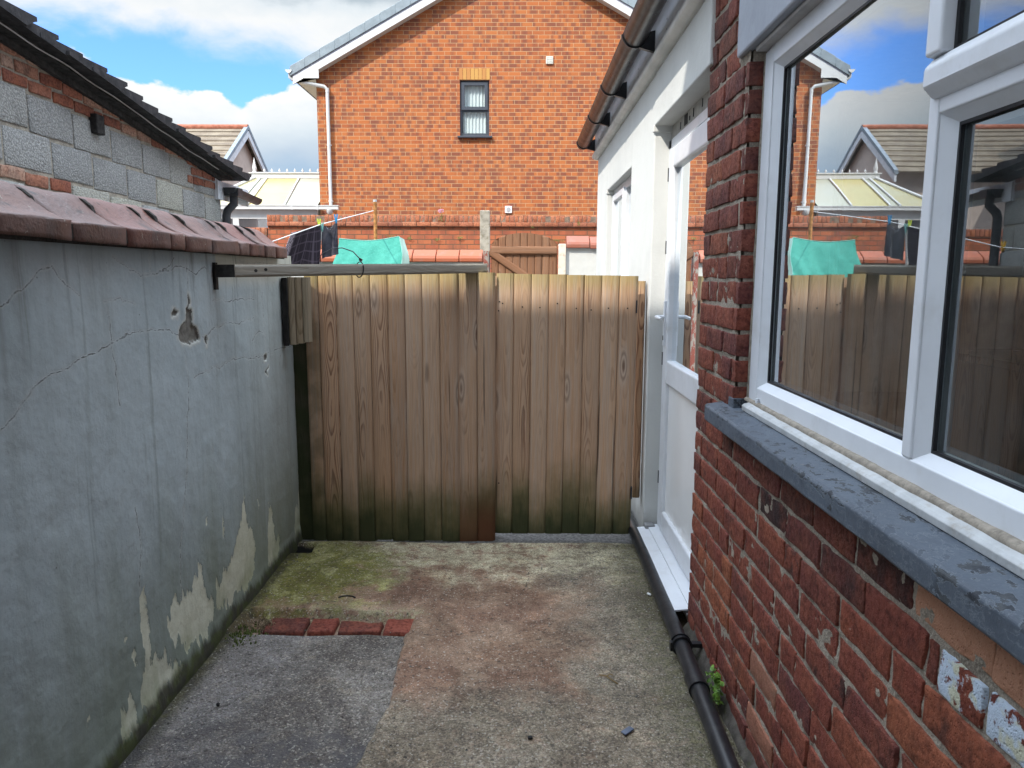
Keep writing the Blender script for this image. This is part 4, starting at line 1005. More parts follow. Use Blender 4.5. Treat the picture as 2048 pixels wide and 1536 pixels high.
# ================================================================== BLACK WASTE PIPE, WEED, LITTER
def pipe():
    r = thing('waste_pipe', 'black plastic waste pipe running along the foot of the right walls', 'pipe', (.65, 3, 0))
    p = MB(); p.tube([(.60, .6, .055), (.62, 1.6, .056), (.632, 2.1, .058), (.643, 2.5, .058), (.652, 2.9, .056), (.656, 3.2, .052), (.664, 3.7, .05), (.668, 4.15, .048), (.675, 5.2, .045)], .031, 18)
    p.build('pipe', BLACKP, r)
    for y, x in ((2.46, .642),):
        c = MB(); c.tube([(x - .001, y - .03, .058), (x - .001, y + .05, .0575)], [.0355, .0355], 18); c.tube([(x - .0012, y - .034, .058), (x - .001, y - .026, .058)], .038, 18); c.build('coupling', BLACKP, r)
    c = MB(); y, x = 2.76, .649
    c.tube([(x, y - .014, .057), (x, y + .014, .057)], .035, 18); c.tube([(x, y - .016, .057), (x, y - .012, .057)], .041, 18); c.tube([(x, y + .012, .057), (x, y + .016, .057)], .041, 18)
    c.box(x + .03, .728, y - .012, y + .012, .050, .066); c.box(x - .045, x - .034, y - .012, y + .012, .035, .07); c.build('pipe_clip', BLACKP, r)
    # lump of mortar haunching under the wall foot
    P = []; ys = np.linspace(.8, 3.0, 90)
    G = np.zeros((90, 6, 3))
    for a, y in enumerate(ys):
        for b in range(6):
            t = b / 5; nn = float(fbm(np.array(y * 9.), np.array(b * .9), 81))
            G[a, b] = (.694 + .045 * t + (nn - .5) * .02, y, -.01 + (.02 + .10 * nn) * t ** 1.3)
    mb = MB(); mb.grid(G); o = mb.build('mortar_fillet', mat_plain('damp_mortar', (.07, .06, .05), .9, .3, 20, ((.04, .05, .012), .8), .9, 60), base=(.71, 2, 0))
    tag(o, 'dark damp strip of crumbling mortar and moss behind the waste pipe', 'mortar')
    # weed
    m = M('weed_leaf'); c = m.mix(m.mr(m.noise(m.pos, 60, 2), .35, .65), (.06, .14, .015), (.13, .24, .03)); LEAF = m.done(c, .5, None, .4)
    lf = MB()
    for k in range(95):
        y = 2.40 + abs(random.gauss(0, .5)) * .12 - random.random() * .06; z = .035 + random.random() * (.10 if y < 2.5 else .05); x = .705 - random.random() * .018
        s_ = random.uniform(.005, .013); q = random.random() * 6.28; t = random.uniform(-.6, .6)
        R = Matrix.Translation((x, y, z)) @ Matrix.Rotation(q, 4, 'Z') @ Matrix.Rotation(t, 4, 'X') @ Matrix.Rotation(.5, 4, 'Y')
        lf.add([tuple(R @ Vector(v)) for v in ((-s_, 0, 0), (-s_ * .5, s_ * .7, .002), (s_ * .6, s_ * .7, .001), (s_, 0, -.002), (s_ * .6, -s_ * .7, .001), (-s_ * .5, -s_ * .7, .002))], [(0, 1, 2, 3, 4, 5)])
    o = lf.build('weed', LEAF, base=(.70, 2.42, .02)); tag(o, 'small bright green weed growing behind the black waste pipe', 'weed')
    # litter
    def lump(name, loc, sz, mat, label, cat):
        b = MB(); rbox(b, (-sz[0] / 2, -sz[1] / 2, 0), (1, 0, 0), (0, 1, 0), (0, 0, 1), *sz, 3, 3, 2, min(sz) * .35, min(sz) * .2)
        o = b.build(name, mat); o.location = loc; o.rotation_euler = (0, 0, random.random() * 3); tag(o, label, cat)
    W_ = mat_plain('litter_white', (.75, .75, .72), .6); BL = mat_plain('slate_chip', (.10, .12, .17), .5); DK = mat_plain('dark_chip', (.02, .02, .02), .8)
    lump('cigarette_butt', (.622, 3.337, .004), (.010, .026, .009), W_, 'tiny white stub lying beside the pipe near the door threshold', 'litter')
    lump('slate_chip', (.367, 2.271, .002), (.045, .022, .006), BL, 'small flat bluish chip lying on the bare concrete', 'stone')
    lump('pebble', (.042, 2.231, .0), (.016, .012, .010), DK, 'small dark pebble on the concrete in the foreground', 'stone')
    lump('pebble', (-1.06, 2.42, -.012), (.012, .012, .012), DK, 'small round black pebble on the grey slab by the left wall', 'stone')
    tw = MB(); tw.tube([(.31, 2.62, .006), (.335, 2.60, .012), (.36, 2.575, .006), (.372, 2.56, .005)], .0024, 6); tw.tube([(.335, 2.60, .011), (.35, 2.615, .012), (.362, 2.618, .006)], .002, 6)
    o = tw.build('twig', mat_plain('dry_twig', (.20, .13, .05), .8), base=(.34, 2.6, .004)); tag(o, 'short brown forked twig lying on the concrete', 'twig')
    tw = MB(); tw.tube([(-.80 + .05 * math.cos(q) * .8, 3.27 + .03 * math.sin(q), .006) for q in np.linspace(.3, 2.9, 10)], .003, 6)
    o = tw.build('curled_stem', DK, base=(-.8, 3.28, .0)); tag(o, 'thin dark curled stem lying on the mossy concrete', 'stem')
    gr = MB()
    for k in range(170):
        x = random.uniform(-1.1, .6); y = random.uniform(2.0, 3.9); s_ = random.choice((.0022, .003, .003, .0045)); q = random.random() * 3
        if random.random() < .45: x = random.choice((-1.18, .60)) + random.gauss(0, .04)
        zf = (float(fbm(np.array(x * 2.2), np.array(y * 2.2), 1)) - .5) * .02 + (float(fbm(np.array(x * 14), np.array(y * 14), 2)) - .5) * .006 - (.014 if x < -.49 and y < 2.95 else 0)
        gr.tube([(x, y, zf - .001), (x + s_ * .3 * math.cos(q), y + s_ * .3 * math.sin(q), zf + s_ * .9)], [s_ * 1.2, s_ * .6], 5)
    o = gr.build('grit', mat_plain('grit_mixed', (.12, .11, .095), .9, .6, 90)); tag(o, kind='stuff')
    lv = MB()
    for k in range(60):
        x = -1.17 + random.random() * .10; y = 2.99 + random.random() * .10; q = random.random() * 6.28; L = random.uniform(.015, .05)
        lv.tube([(x, y, -.03 + random.random() * .02), (x + L * .5 * math.cos(q), y + L * .5 * math.sin(q), -.015 + random.random() * .02), (x + L * math.cos(q), y + L * math.sin(q), -.028)], .0016, 4)
    o = lv.build('leaf_litter', mat_plain('dead_leaf', (.16, .12, .07), .9, .4, 60)); tag(o, kind='stuff')
    ml = mat_plain('moss', (.075, .095, .02), .95, .35, 40)
    for nm, cx, cy, n, sx, sy, lab in (('moss_clump', -1.17, 2.93, 130, .06, .05, 0),):
        b = MB()
        for k in range(n):
            x = cx + random.gauss(0, sx) * .7; y = cy + random.gauss(0, sy); s_ = random.uniform(.003, .008)
            b.tube([(x, y, -.02), (x + random.uniform(-.003, .003), y, -.02 + s_ * 2)], [s_, s_ * .3], 5)
        o = b.build(nm, ml); tag(o, kind='stuff')
pipe()

# ================================================================== BEYOND THE FENCE
GARDENB = mat_far_brick('garden_brick', (.42, .135, .060), (.36, .10, .05), (.20, .075, .05), (.15, .085, .05), .225, .075, .014, 'xz', .5, (.05, .03))
def soldier(mb, x0, x1, y0, y1, z0, z1, w=.073):
    x = x0
    while x < x1 - .02:
        ww = min(w * random.uniform(.9, 1.08), x1 - x)
        rbox(mb, (x + .003, y0 + random.uniform(-.004, .004), z0), (1, 0, 0), (0, 0, 1), (0, 1, 0), ww - .007, z1 - z0 + random.uniform(-.005, .005), y1 - y0, 3, 3, 2, .006, .003, rnd=random.random(), rnd2=random.random() * .8, soot=0)
        x += ww
def stretch(mb, x0, x1, y0, y1, z0, z1, w=.225):
    x = x0 - random.random() * .1
    while x < x1 - .01:
        a = max(x, x0); b = min(x + w, x1)
        if b - a > .02: rbox(mb, (a + .003, y0, z0), (1, 0, 0), (0, 0, 1), (0, 1, 0), b - a - .006, z1 - z0, y1 - y0, 3, 3, 2, .005, .002, rnd=random.random(), rnd2=random.random(), soot=.3 if random.random() < .25 else 0)
        x += w
def beyond():
    gw = thing('garden_wall', 'long orange brick garden wall with brick on edge coping behind the yards', 'wall', (-1.4, 12.1, 0))
    w = MB(); w.box(-4.02, 3.0, 12.0, 12.22, -.06, 2.27); w.box(-6.2, -4.02, 12.004, 12.22, -.06, 2.13); w.build('wall', GARDENB, gw)
    CB = mat_near_brick('coping_brick', [(0, (.30, .10, .05)), (.4, (.44, .15, .07)), (.8, (.36, .13, .075)), (1, (.5, .2, .10))], .4, .7, bump=.3)
    c = MB(); soldier(c, -4.02, 3.0, 11.975, 12.225, 2.345, 2.448); stretch(c, -4.02, 3.0, 11.962, 12.23, 2.275, 2.342); soldier(c, -6.2, -4.03, 11.98, 12.22, 2.132, 2.252); c.build('coping', CB, gw)
    mo = MB(); mo.box(-4.015, 2.99, 11.978, 12.215, 2.268, 2.435); mo.box(-6.19, -4.03, 11.99, 12.21, 2.12, 2.24); mo.build('mortar', mat_mortar('garden_mortar', (.24, .17, .12), (.1, .075, .06)), gw)
    # wall weeds, one by one
    m = M('wall_weed'); c = m.mix(m.mr(m.noise(m.pos, 30, 2), .35, .65), (.10, .12, .02), (.20, .19, .05)); WW = m.done(c, .7)
    spots = [(-3.5, 2.13, .09, .05), (-3.42, 2.10, .03, .03), (-1.25, 2.40, .05, .06), (-2.05, 2.12, .06, .03), (-1.75, 2.09, .03, .03), (-1.32, 2.07, .04, .03), (-.95, 2.10, .05, .02), (-.62, 2.08, .03, .02), (.35, 2.10, .04, .02), (.62, 2.06, .10, .025), (1.1, 2.05, .05, .02), (.2, 2.27, .03, .03), (.93, 2.33, .02, .04)]
    lbs = ['bushy dry weed on the brick wall above the tartan cloth', 'tiny weed tuft beside the bushy one on the brick wall', 'tuft under the pink flower on the garden wall top', 'wide yellowish weed tuft in the wall right of the rusty post', 'small tuft third along in the wall joint beside the post', 'small tuft in the wall joint below the pink flower', 'small flat tuft in the joint left of the grey concrete post', 'little tuft hard against the grey concrete post', 'short tuft in the wall above the arched gate', 'long trailing weed in the joint above the right coping tiles', 'small tuft in the wall close to the white extension', 'tiny tuft under the coping above the arched gate', 'lone tuft on the coping near the white extension']
    for (x, z, sx, sz), lb in zip(spots, lbs):
        b = MB()
        for k in range(int(40 + sx * 500)):
            px = x + random.gauss(0, sx * .55); pz = z + random.gauss(0, sz * .45); py = 11.985 - abs(random.gauss(0, .02)) - (.02 if z > 2.27 else 0); s_ = random.uniform(.006, .014); q = random.random() * 6.28
            b.add([(px, py, pz), (px + s_ * math.cos(q), py - s_ * .4, pz + s_ * math.sin(q)), (px + s_ * math.cos(q + .9), py, pz + s_ * math.sin(q + .9))], [(0, 1, 2)])
        o = b.build('wall_weed', WW, base=(x, 11.98, z)); tag(o, lb, 'weed', 'weeds rooted in the garden wall')
    f = thing('pink_flower', 'small pink flower head growing on top of the garden wall', 'flower', (-1.24, 11.97, 2.42))
    b = MB()
    for k in range(40):
        q = random.random() * 6.28; rr = random.random() ** .5 * .05; b.add([(-1.24 + rr * math.cos(q), 11.95, 2.50 + rr * .6 * math.sin(q)), (-1.23 + rr * math.cos(q), 11.94, 2.515 + rr * .6 * math.sin(q)), (-1.25 + rr * math.cos(q), 11.96, 2.515 + rr * .6 * math.sin(q))], [(0, 1, 2)])
    b.build('petals', mat_plain('pink_petal', (.55, .28, .38), .6), f)
    b = MB(); b.tube([(-1.24, 11.96, 2.40), (-1.235, 11.955, 2.46), (-1.24, 11.95, 2.50)], .004, 5); b.build('stem', WW, f)
    # arched brown gate
    g = thing('garden_gate', 'brown arched board gate with a diagonal brace in the far wall', 'gate', (.06, 9.2, 0))
    BW = mat_wood('stained_brown_wood', (.26, .125, .062), (.155, .066, .033), (.24, .15, .10), .4, ringw=.008, tone=.35)
    b = MB(); x0, x1 = -.345, .455; n = 9; wd = (x1 - x0) / n
    for i in range(n):
        board(b, x0 + wd * i, x0 + wd * (i + 1) - .003, 9.20, .05, 2.03, nz=60, top=lambda q: 1.855 + .165 * math.sqrt(max(0, 1 - ((q - .055) / .405) ** 2)))
    b.build('boards', BW, g)
    r = MB(); board(r, 0, .09, 0, 0, .80, .03, r=.1, nz=8)
    def placed(mat4, t):
        o = MB(); o.add([tuple(mat4 @ Vector(v)) for v in t.v], t.f, True, **{k: list(v) for k, v in t.a.items()}); return o
    rail = placed(Matrix.Translation((-.347, 9.168, 1.858)) @ Matrix.Rotation(rad(90), 4, 'Y') @ Matrix.Identity(4), r); rail.build('rail', BW, g)
    br = MB(); board(br, 0, .085, 0, 0, 1.45, .03, r=.6, nz=10)
    placed(Matrix.Translation((-.345, 9.168, 1.835)) @ Matrix.Rotation(rad(124), 4, 'Y'), br).build('brace', BW, g)
    lt = MB(); lt.box(-.375, -.35, 9.15, 9.19, 1.38, 1.44); lt.build('latch', BLACKP, g)
    # gate posts
    p = MB(); board(p, -.44, -.372, 9.16, 0, 1.80, .09, r=.2, nz=10)
    pm = M('peeling_red_paint'); c = pm.mix(pm.mr(pm.noise(pm.scl(pm.pos, (1, 1, .5)), 16, 4, .7), .46, .52), (.28, .24, .20), (.22, .06, .04)); PRED = pm.done(c, .8)
    o = p.build('gate_post', PRED, base=(-.41, 9.2, 0)); tag(o, 'grey timber post with peeling red paint left of the arched gate', 'post')
    p = MB(); p.box(.475, .565, 9.15, 9.25, 0, 1.89); o = p.build('gate_pier', mat_plain('peeling_cream', (.62, .55, .44), .8, .12, 8, ((.45, .28, .18), .7), .3, 20), bevel=.006, base=(.52, 9.2, 0)); tag(o, 'slim pier of flaking cream paint right of the arched gate', 'pier')
    p = MB(); p.box(-.56, -.42, 10.6, 10.72, 0, 2.41); o = p.build('concrete_post', mat_plain('lichen_concrete', (.33, .30, .24), .9, .2, 12, ((.16, .14, .08), .7), .6, 40), bevel=.012, base=(-.49, 10.66, 0)); tag(o, 'grey lichen spotted concrete post standing before the garden wall', 'post')
    # low walls with tile copings
    TIL = M('orange_tile'); pp = TIL.pos; c = TIL.mix(TIL.mr(TIL.attr('rnd'), .2, .8), (.34, .088, .036), (.27, .085, .05)); c = TIL.mix(TIL.mr(TIL.noise(pp, 9, 4), .5, .7, 0, .5), c, (.26, .12, .09)); TILE = TIL.done(c, .6, TIL.bump(TIL.noise(pp, 40, 3), .3, .005))
    WH = mat_plain('whitewashed_wall', (.54, .53, .49), .85, .07, 3, ((.55, .52, .45), .3), .3, 40)
    for x0, x1, ztop, nm, lb, tone in ((-4.5, -.45, 1.665, 'low_wall', 'low wall capped with bright orange coping tiles left of the arched gate', 0.), (.57, 3.2, 1.842, 'low_wall', 'low whitewashed wall capped with dull red coping tiles by the extension', .8)):
        r = thing(nm, lb, 'wall', ((x0 + x1) / 2, 9.3, 0))
        w = MB(); w.box(x0, x1, 9.2, 9.4, -.06, ztop); w.build('wall', WH, r)
        cb = MB(); x = x1 if x0 < 0 else x0
        while True:
            L = .285 * random.uniform(.94, 1.04); a, b = (x - L, x) if x0 < 0 else (x, x + L); a = max(a, x0); b = min(b, x1)
            dz = random.uniform(-.004, .004) - (.012 if tone and a > .75 else 0)
            cb.prism([(9.155, ztop + .002 + dz), (9.155, ztop + .045 + dz), (9.17, ztop + .075 + dz), (9.30, ztop + .155 + dz), (9.43, ztop + .075 + dz), (9.445, ztop + .002 + dz)], 'x', a + .004, b - .004, rnd=min(1, max(0, tone + random.uniform(-.25, .35))))
            x = a if x0 < 0 else b
            if (x0 < 0 and x <= x0 + .05) or (x0 > 0 and x >= x1 - .05): break
        cb.build('coping', TILE, r, .008)
    # washing line
    rp = MB(); rp.tube([(-1.736, 9.05, 0), (-1.739, 9.05, 1.2), (-1.733, 9.06, 2.372)], .022, 10); ro = thing('line_post', 'thin rusty orange iron post holding up the washing line', 'post', (-1.736, 9.05, 0))
    rp.build('pole', mat_plain('rusty_pole', (.38, .17, .05), .8, .3, 22, ((.16, .06, .025), .7), .4, 60), ro)
    cp = MB(); cp.tube([(-1.733, 9.06, 2.372), (-1.733, 9.06, 2.398)], .0225, 10); cp.build('cap', mat_plain('cap_white', (.5, .5, .5), .6), ro)
    A = Vector((-2.02, 5.9, 1.735)); Bm = Vector((-1.835, 6.95, 1.965)); B2 = Vector((-1.71, 7.05, 2.01)); E2 = Vector((-1.75, 9.03, 2.265))
    ln = MB(); ln.tube([A + Vector((-.3, -1.1, -.11)), A, Bm, B2, E2], .0042, 6); o = ln.build('washing_line', mat_plain('white_line', (.72, .72, .70), .6), base=Bm); tag(o, 'thin white washing line rising to the rusty post', 'washing line')
    pr = MB(); pr.tube([(-1.92, 7.0, .0), (-1.88, 7.0, 1.65), (-1.838, 6.98, 1.975)], .0125, 10); o = pr.build('clothes_prop', mat_plain('galvanised_prop', (.50, .50, .49), .4, .1), base=(-1.92, 7, 0)); tag(o, 'grey metal clothes prop pole holding up the washing line', 'clothes prop')
    for (x, y, z), col, lb in (((-1.845, 6.93, 1.975), (.45, .55, .06), 'yellow green peg at the prop top'), ((-1.825, 6.95, 1.945), (.25, .55, .50), 'pale turquoise peg just under the yellow green one'), ((-1.715, 7.04, 2.025), (.02, .22, .45), 'blue peg holding the dark shorts'), ((-2.03, 5.88, 1.74), (.75, .42, .03), 'orange yellow peg low on the washing line by the coping')):
        p = MB()
        for sg in (-1, 1):
            p.box(-.0055, .0055, -.005, .005, -.045, .04, mat=Matrix.Translation((x + sg * .007, y, z)) @ Matrix.Rotation(sg * .14, 4, 'Y'))
        p.box(-.006, .006, -.006, .006, -.004, .004, mat=Matrix.Translation((x, y, z)))
        o = p.build('clothes_peg', mat_plain('peg_plastic', col, .4, .05), base=(x, y, z)); tag(o, lb, 'clothes peg', 'pegs on the washing line')
    # tartan cloth hung over the line
    m = M('tartan'); u = m.attr('cu'); v = m.attr('cv')
    def stripe(c_, per, w_): return m.mr(m.mt('ABSOLUTE', m.sub(m.mt('FRACT', m.mt('DIVIDE', c_, per)), .5)), w_, w_ * .6)
    c = m.mix(m.mul(stripe(u, .095, .09), .55), (.020, .015, .021), (.10, .08, .10)); c = m.mix(m.mul(stripe(v, .095, .09), .5), c, (.09, .07, .09)); c = m.mix(m.mul(stripe(u, .0475, .10), .25), c, (.08, .06, .08)); c = m.mix(m.mul(m.mr(u, .08, .03), m.mr(m.noise(m.comb(m.mul(u, 200.), m.mul(v, 40.), 0.), 1., 3), .4, .55)), c, (.42, .36, .40))
    TA = m.done(c, .9, None, .2)
    n1, n2 = 30, 26; P = np.zeros((n1, n2, 3)); U = np.zeros((n1, n2)); V = np.zeros((n1, n2))
    for i in range(n1):
        t = i / (n1 - 1)
        top = Vector((-1.99, 6.55, 1.865)).lerp(Vector((-1.835, 6.94, 1.955)), t)
        for j in range(n2):
            s = j / (n2 - 1); fold = math.sin(t * 15 + s * 1.4) * .028 * s + math.sin(t * 31) * .008 * s
            flare = -(1 - t) * .17 * s
            P[i, j] = (top.x + flare + fold * .5, top.y + fold - .05 * s, top.z - .40 * s - .03 * math.sin(t * 9) * s); U[i, j] = t * .42; V[i, j] = s * .45
    b = MB(); b.grid(P, True, cu=list(U.ravel()), cv=list(V.ravel()))
    o = b.build('tartan_cloth', TA, base=(-1.9, 6.8, 1.5)); md = o.modifiers.new('thick', 'SOLIDIFY'); md.thickness = .004
    tag(o, 'dark tartan cloth hanging from the washing line', 'cloth')
    # dark shorts
    n1, n2 = 26, 20
    def sheet(x0, y0, z0, x1, y1, z1, bot0, bot1, fx0, fx1):
        P = np.zeros((n1, n2, 3))
        for i in range(n1):
            t = i / (n1 - 1)
            for j in range(n2):
                s = j / (n2 - 1); f_ = math.sin(t * 13 + s) * .012 * s; zt = z0 + (z1 - z0) * t - .045 * math.sin(t * math.pi); zb = bot0 + (bot1 - bot0) * t
                P[i, j] = (x0 + (x1 - x0) * t + (fx0 * (1 - t) + fx1 * t) * s + f_ * .4, y0 + (y1 - y0) * t + f_ + .02 * math.sin(t * math.pi), zt + (zb - zt) * s)
        return P
    sh = thing('dark_shorts', 'plain dark grey shorts pegged on the line beside the prop', 'shorts', (-1.79, 7, 1.66))
    b = MB(); b.grid(sheet(-1.845, 7.01, 1.975, -1.712, 7.05, 2.005, 1.655, 1.695, -.012, -.005)); b.grid(sheet(-1.843, 7.03, 1.97, -1.712, 7.075, 2.0, 1.66, 1.70, -.010, -.005)); b.build('cloth', mat_plain('dark_cloth', (.045, .045, .058), .9, .25, 12, bump=.3, bscale=200), sh)
    b = MB(); b.grid(sheet(-1.80, 6.998, 1.955, -1.745, 7.03, 1.975, 1.92, 1.94, .01, -.005)); b.build('waistband', mat_plain('waistband_grey', (.20, .20, .21), .9), sh)
    # teal cover
    m = M('teal_netting'); p = m.pos; c = m.mix(m.mr(m.noise(p, 4, 4, .6), .35, .7), (.04, .27, .21), (.06, .33, .26)); c = m.mix(m.mr(m.noise(p, 60, 3, .6), .5, .7, 0, .35), c, (.10, .42, .34)); TE = m.done(c, .75, m.bump(m.noise(p, 18, 4), .4, .02), .3)
    tc = thing('green_cover', 'turquoise green mesh cover draped over a frame beyond the fence', 'cover', (-1.7, 8.6, 1.2))
    n1, n2 = 26, 14; P = np.zeros((n1, n2, 3))
    for i in range(n1):
        t = i / (n1 - 1); sag = -.035 * math.sin(math.pi * t)
        for j in range(n2):
            s = j / (n2 - 1)
            P[i, j] = (-2.06 + .70 * t + (-.10 * (1 - t) + .04 * t) * s + 0.014 * math.sin(s * 9 + t * 5), 8.56 - .20 * s + .018 * math.sin(t * 12 + s * 3) * s + .012 * math.sin(t * 29 + s * 8) * s, 1.915 + .025 * t + sag * (1 - s) - .62 * s)
    b = MB(); b.grid(P); b.build('front_sheet', TE, tc)
    b = MB(); Q = np.zeros((6, n2, 3))
    for i in range(6):
        for j in range(n2):
            s = j / (n2 - 1); t = i / 5; e0 = P[-1, j]; Q[i, j] = (e0[0] + .02 * t + .05 * s * t, e0[1] + (.26 + .12 * s) * t, e0[2] - .02 * t)
    b.grid(Q); b.build('end_sheet', mat_plain('faded_teal', (.42, .60, .50), .8, .1, 6), tc)
    b = MB(); b.tube([tuple(P[-1, j] + np.array((.004, -.004, 0))) for j in range(n2)], .004, 6); b.tube([tuple(P[i, 0] + np.array((0, 0, .003))) for i in range(n1)], .0035, 6); b.build('hem', mat_plain('hem_pale', (.22, .50, .42), .8), tc)
    b = MB(); P2 = P[:, ::-1].copy(); P2[:, :, 1] = 2 * 8.56 + .25 - P2[:, :, 1]; b.grid(P2); b.build('back_sheet', TE, tc)
beyond()

# ================================================================== GABLE HOUSE
def gable_house():
    h = thing('gable_house', 'modern orange brick house gable with white bargeboards and one grey window', 'house', (0, 15, 0))
    GB = mat_far_brick('modern_brick', (.44, .146, .048), (.35, .105, .040), (.17, .064, .046), (.47, .31, .17), .225, .075, .009, 'xz', .72)
    m0, ax, az = .55, -.03, 7.5
    Y0, Y1 = 15.0, 24.0; xl, xr = -3.96, 3.90
    zz = lambda x, o=0: az + o - m0 * abs(x - ax)
    # gable wall with window hole
    wx0, wx1, wz0, wz1 = -1.175, -.605, 4.20, 5.245
    w = MB(); F = .12
    def q(pts, y): return [(x, y, z) for x, z in pts]
    polys = [[(xl, -.06), (wx0, -.06), (wx0, zz(wx0)), (xl, zz(xl))], [(wx0, -.06), (wx1, -.06), (wx1, wz0), (wx0, wz0)], [(wx0, wz1), (wx1, wz1), (wx1, zz(wx1)), (wx0, zz(wx0))],
             [(wx1, -.06), (ax, -.06), (ax, zz(ax)), (wx1, zz(wx1))], [(ax, -.06), (xr, -.06), (xr, zz(xr)), (ax, zz(ax))]]
    for P in polys: w.add(q(P, Y0), [tuple(range(len(P)))])
    for (a, b) in (((wx0, wz0), (wx0, wz1)), ((wx1, wz0), (wx1, wz1)), ((wx0, wz0), (wx1, wz0)), ((wx0, wz1), (wx1, wz1))):
        w.add([(a[0], Y0, a[1]), (b[0], Y0, b[1]), (b[0], Y0 + F, b[1]), (a[0], Y0 + F, a[1])], [(0, 1, 2, 3)])
    w.build('gable_wall', GB, h)
    sw = MB(); sw.box(xl, xl + .1, Y0 + .001, Y1, -.06, zz(xl) - .02); sw.box(xr - .1, xr, Y0 + .001, Y1, -.06, zz(xr) - .02); sw.box(xl + .1, xr - .1, Y1 - .1, Y1, -.06, 5.3)
    sw.build('side_wall', mat_far_brick('modern_brick_side', (.44, .146, .048), (.35, .105, .040), (.17, .064, .046), (.47, .31, .17), .225, .075, .009, 'yz', .72), h)
    # roof slabs, verge tiles, bargeboards
    yv = 14.80
    rf = MB()
    for sg, xe in ((-1, -4.42), (1, 4.36)):
        rf.prism([(xe, zz(xe, .17)), (ax, zz(ax, .17)), (ax, zz(ax, .34)), (xe, zz(xe, .34))], 'y', yv + .03, Y1 + .2)
    rf.build('roof', mat_plain('grey_roof_tile', (.16, .18, .20), .7, .12, 5), h)
    vt = MB(); cosm = 1 / math.sqrt(1 + m0 * m0)
    for sg, xe in ((-1, -4.40), (1, 4.34)):
        n = 15; dx = (ax - xe) / n
        for k in range(n):
            a = xe + dx * k; b = a + dx * 1.0; lift = .012
            vt.prism([(a, zz(a, .17)), (b - dx * .01, zz(b, .17) - .0), (b - dx * .01, zz(b, .345)), (a, zz(a, .345) + lift), (a - dx * .02, zz(a, .25) + lift)], 'y', yv - .005 - .001 * (k % 2), yv + .10)
    vt.build('verge_tiles', mat_plain('blue_grey_verge', (.235, .28, .305), .6, .1, 6, ((.15, .17, .19), .3)), h, .008)
    bb = MB()
    for xe in (-4.36, 4.30):
        bb.prism([(xe, zz(xe)), (ax, zz(ax)), (ax, zz(ax, .135)), (xe, zz(xe, .135))], 'y', yv + .015, yv + .04)
    for xe, xi in ((-4.36, -3.86), (4.30, 3.80)):
        zb = zz(xi) - .16
        bb.add([], [])
        bb.prism([(xe, zb), (xi, zb), (xi, zz(xi) + .01), (xe, zz(xe) + .01)], 'y', yv + .0155, yv + .0395)
    bb.build('bargeboard', UPVC_FAR, h)
    lz = MB()
    for xe in (-4.36, 4.30): lz.prism([(xe, zz(xe, .1352)), (ax, zz(ax, .1352)), (ax, zz(ax, .17)), (xe, zz(xe, .17))], 'y', yv + .02, yv + .05)
    lz.build('verge_shade_strip', mat_plain('lilac_shade', (.38, .38, .44), .6), h)  # shade between verge tiles and bargeboard, painted as a lilac strip
    sf = MB()
    for xe, xi in ((-4.36, xl), (4.30, xr)):
        zb = zz(-3.86) - .16; sf.box(min(xe, xi), max(xe, xi), yv + .04, Y1 + .1, zb, zb + .02)
        sf.box(min(xe, xe + .02 * (1 if xe < 0 else -1)), max(xe, xe + .02 * (1 if xe < 0 else -1)), yv + .0405, Y1 + .1, zb + .0205, zb + .22)
    for xe in (-3.9, 3.84): sf.prism([(xe, zz(xe, -.0)), (ax, zz(ax, -.0)), (ax, zz(ax, .03)), (xe, zz(xe, .03))], 'y', yv + .0405, Y0)
    sf.build('soffit', mat_plain('cream_soffit', (.62, .61, .54), .6, .04), h)
    gt = MB(); gx = -4.425; gz = 5.33
    def guttr(mb, p0, p1, rr=.055):
        d = (Vector(p1) - Vector(p0)); n = 10; L = d.length; d.normalize(); sd = Vector((d.y, -d.x, 0)); 
        A = [[tuple(Vector(p) + sd * (rr * math.cos(t)) + Vector((0, 0, rr * math.sin(t)))) for t in [math.pi + math.pi * k / n for k in range(n + 1)]] for p in (p0, p1)]
        mb.grid(np.array(A)); mb.grid(np.array([[tuple(Vector(q_) + Vector((0, 0, .004))) for q_ in r_] for r_ in A]))
        for r_ in A: mb.add(r_, [tuple(range(n + 1))])
    guttr(gt, (gx, yv - .02, gz + .05), (gx, Y1, gz + .05), .06); gt.tube([(gx - .06, yv - .02, gz + .05), (gx - .06, Y1, gz + .05)], .008, 6)
    gt.build('gutter', UPVC_FAR, h)
    dp = MB(); py = Y0 - .06
    dp.tube([(gx, yv + .06, gz), (gx, yv + .06, gz - .07), (gx + .04, yv + .07, gz - .11), (-3.78, py - .03, 5.10), (-3.735, py, 5.05), (-3.735, py, 4.95), (-3.732, py, 2.83)], .034, 10); dp.tube([(-3.735, py, 5.08), (-3.735, py, 5.0)], .037, 10)
    for z in (4.02, 2.95): dp.tube([(-3.734, py, z - .02), (-3.734, py, z + .02)], .039, 10); dp.box(-3.775, -3.693, py, Y0 - .001, z - .012, z + .012)
    dp.build('downpipe', UPVC_FAR, h)
    # window
    wn = thing_part('window', h); GR = mat_plain('anthracite_plastic', (.055, .064, .080), .45, .05)
    fr = MB(); y = Y0 + .05; t = .045; zm = 4.70
    fr.box(wx0, wx0 + t, y, y + .06, wz0, wz1); fr.box(wx1 - t, wx1, y, y + .06, wz0, wz1); fr.box(wx0 + t, wx1 - t, y, y + .06, wz0, wz0 + t + .02); fr.box(wx0 + t, wx1 - t, y, y + .06, wz1 - t, wz1); fr.box(wx0 + t, wx1 - t, y, y + .06, zm - .03, zm + .01)
    fr.build('frame', GR, wn)
    cs = MB(); a, b, z0, z1 = wx0 + .03, wx1 - .03, zm + .0, wz1 - .03; k = .06
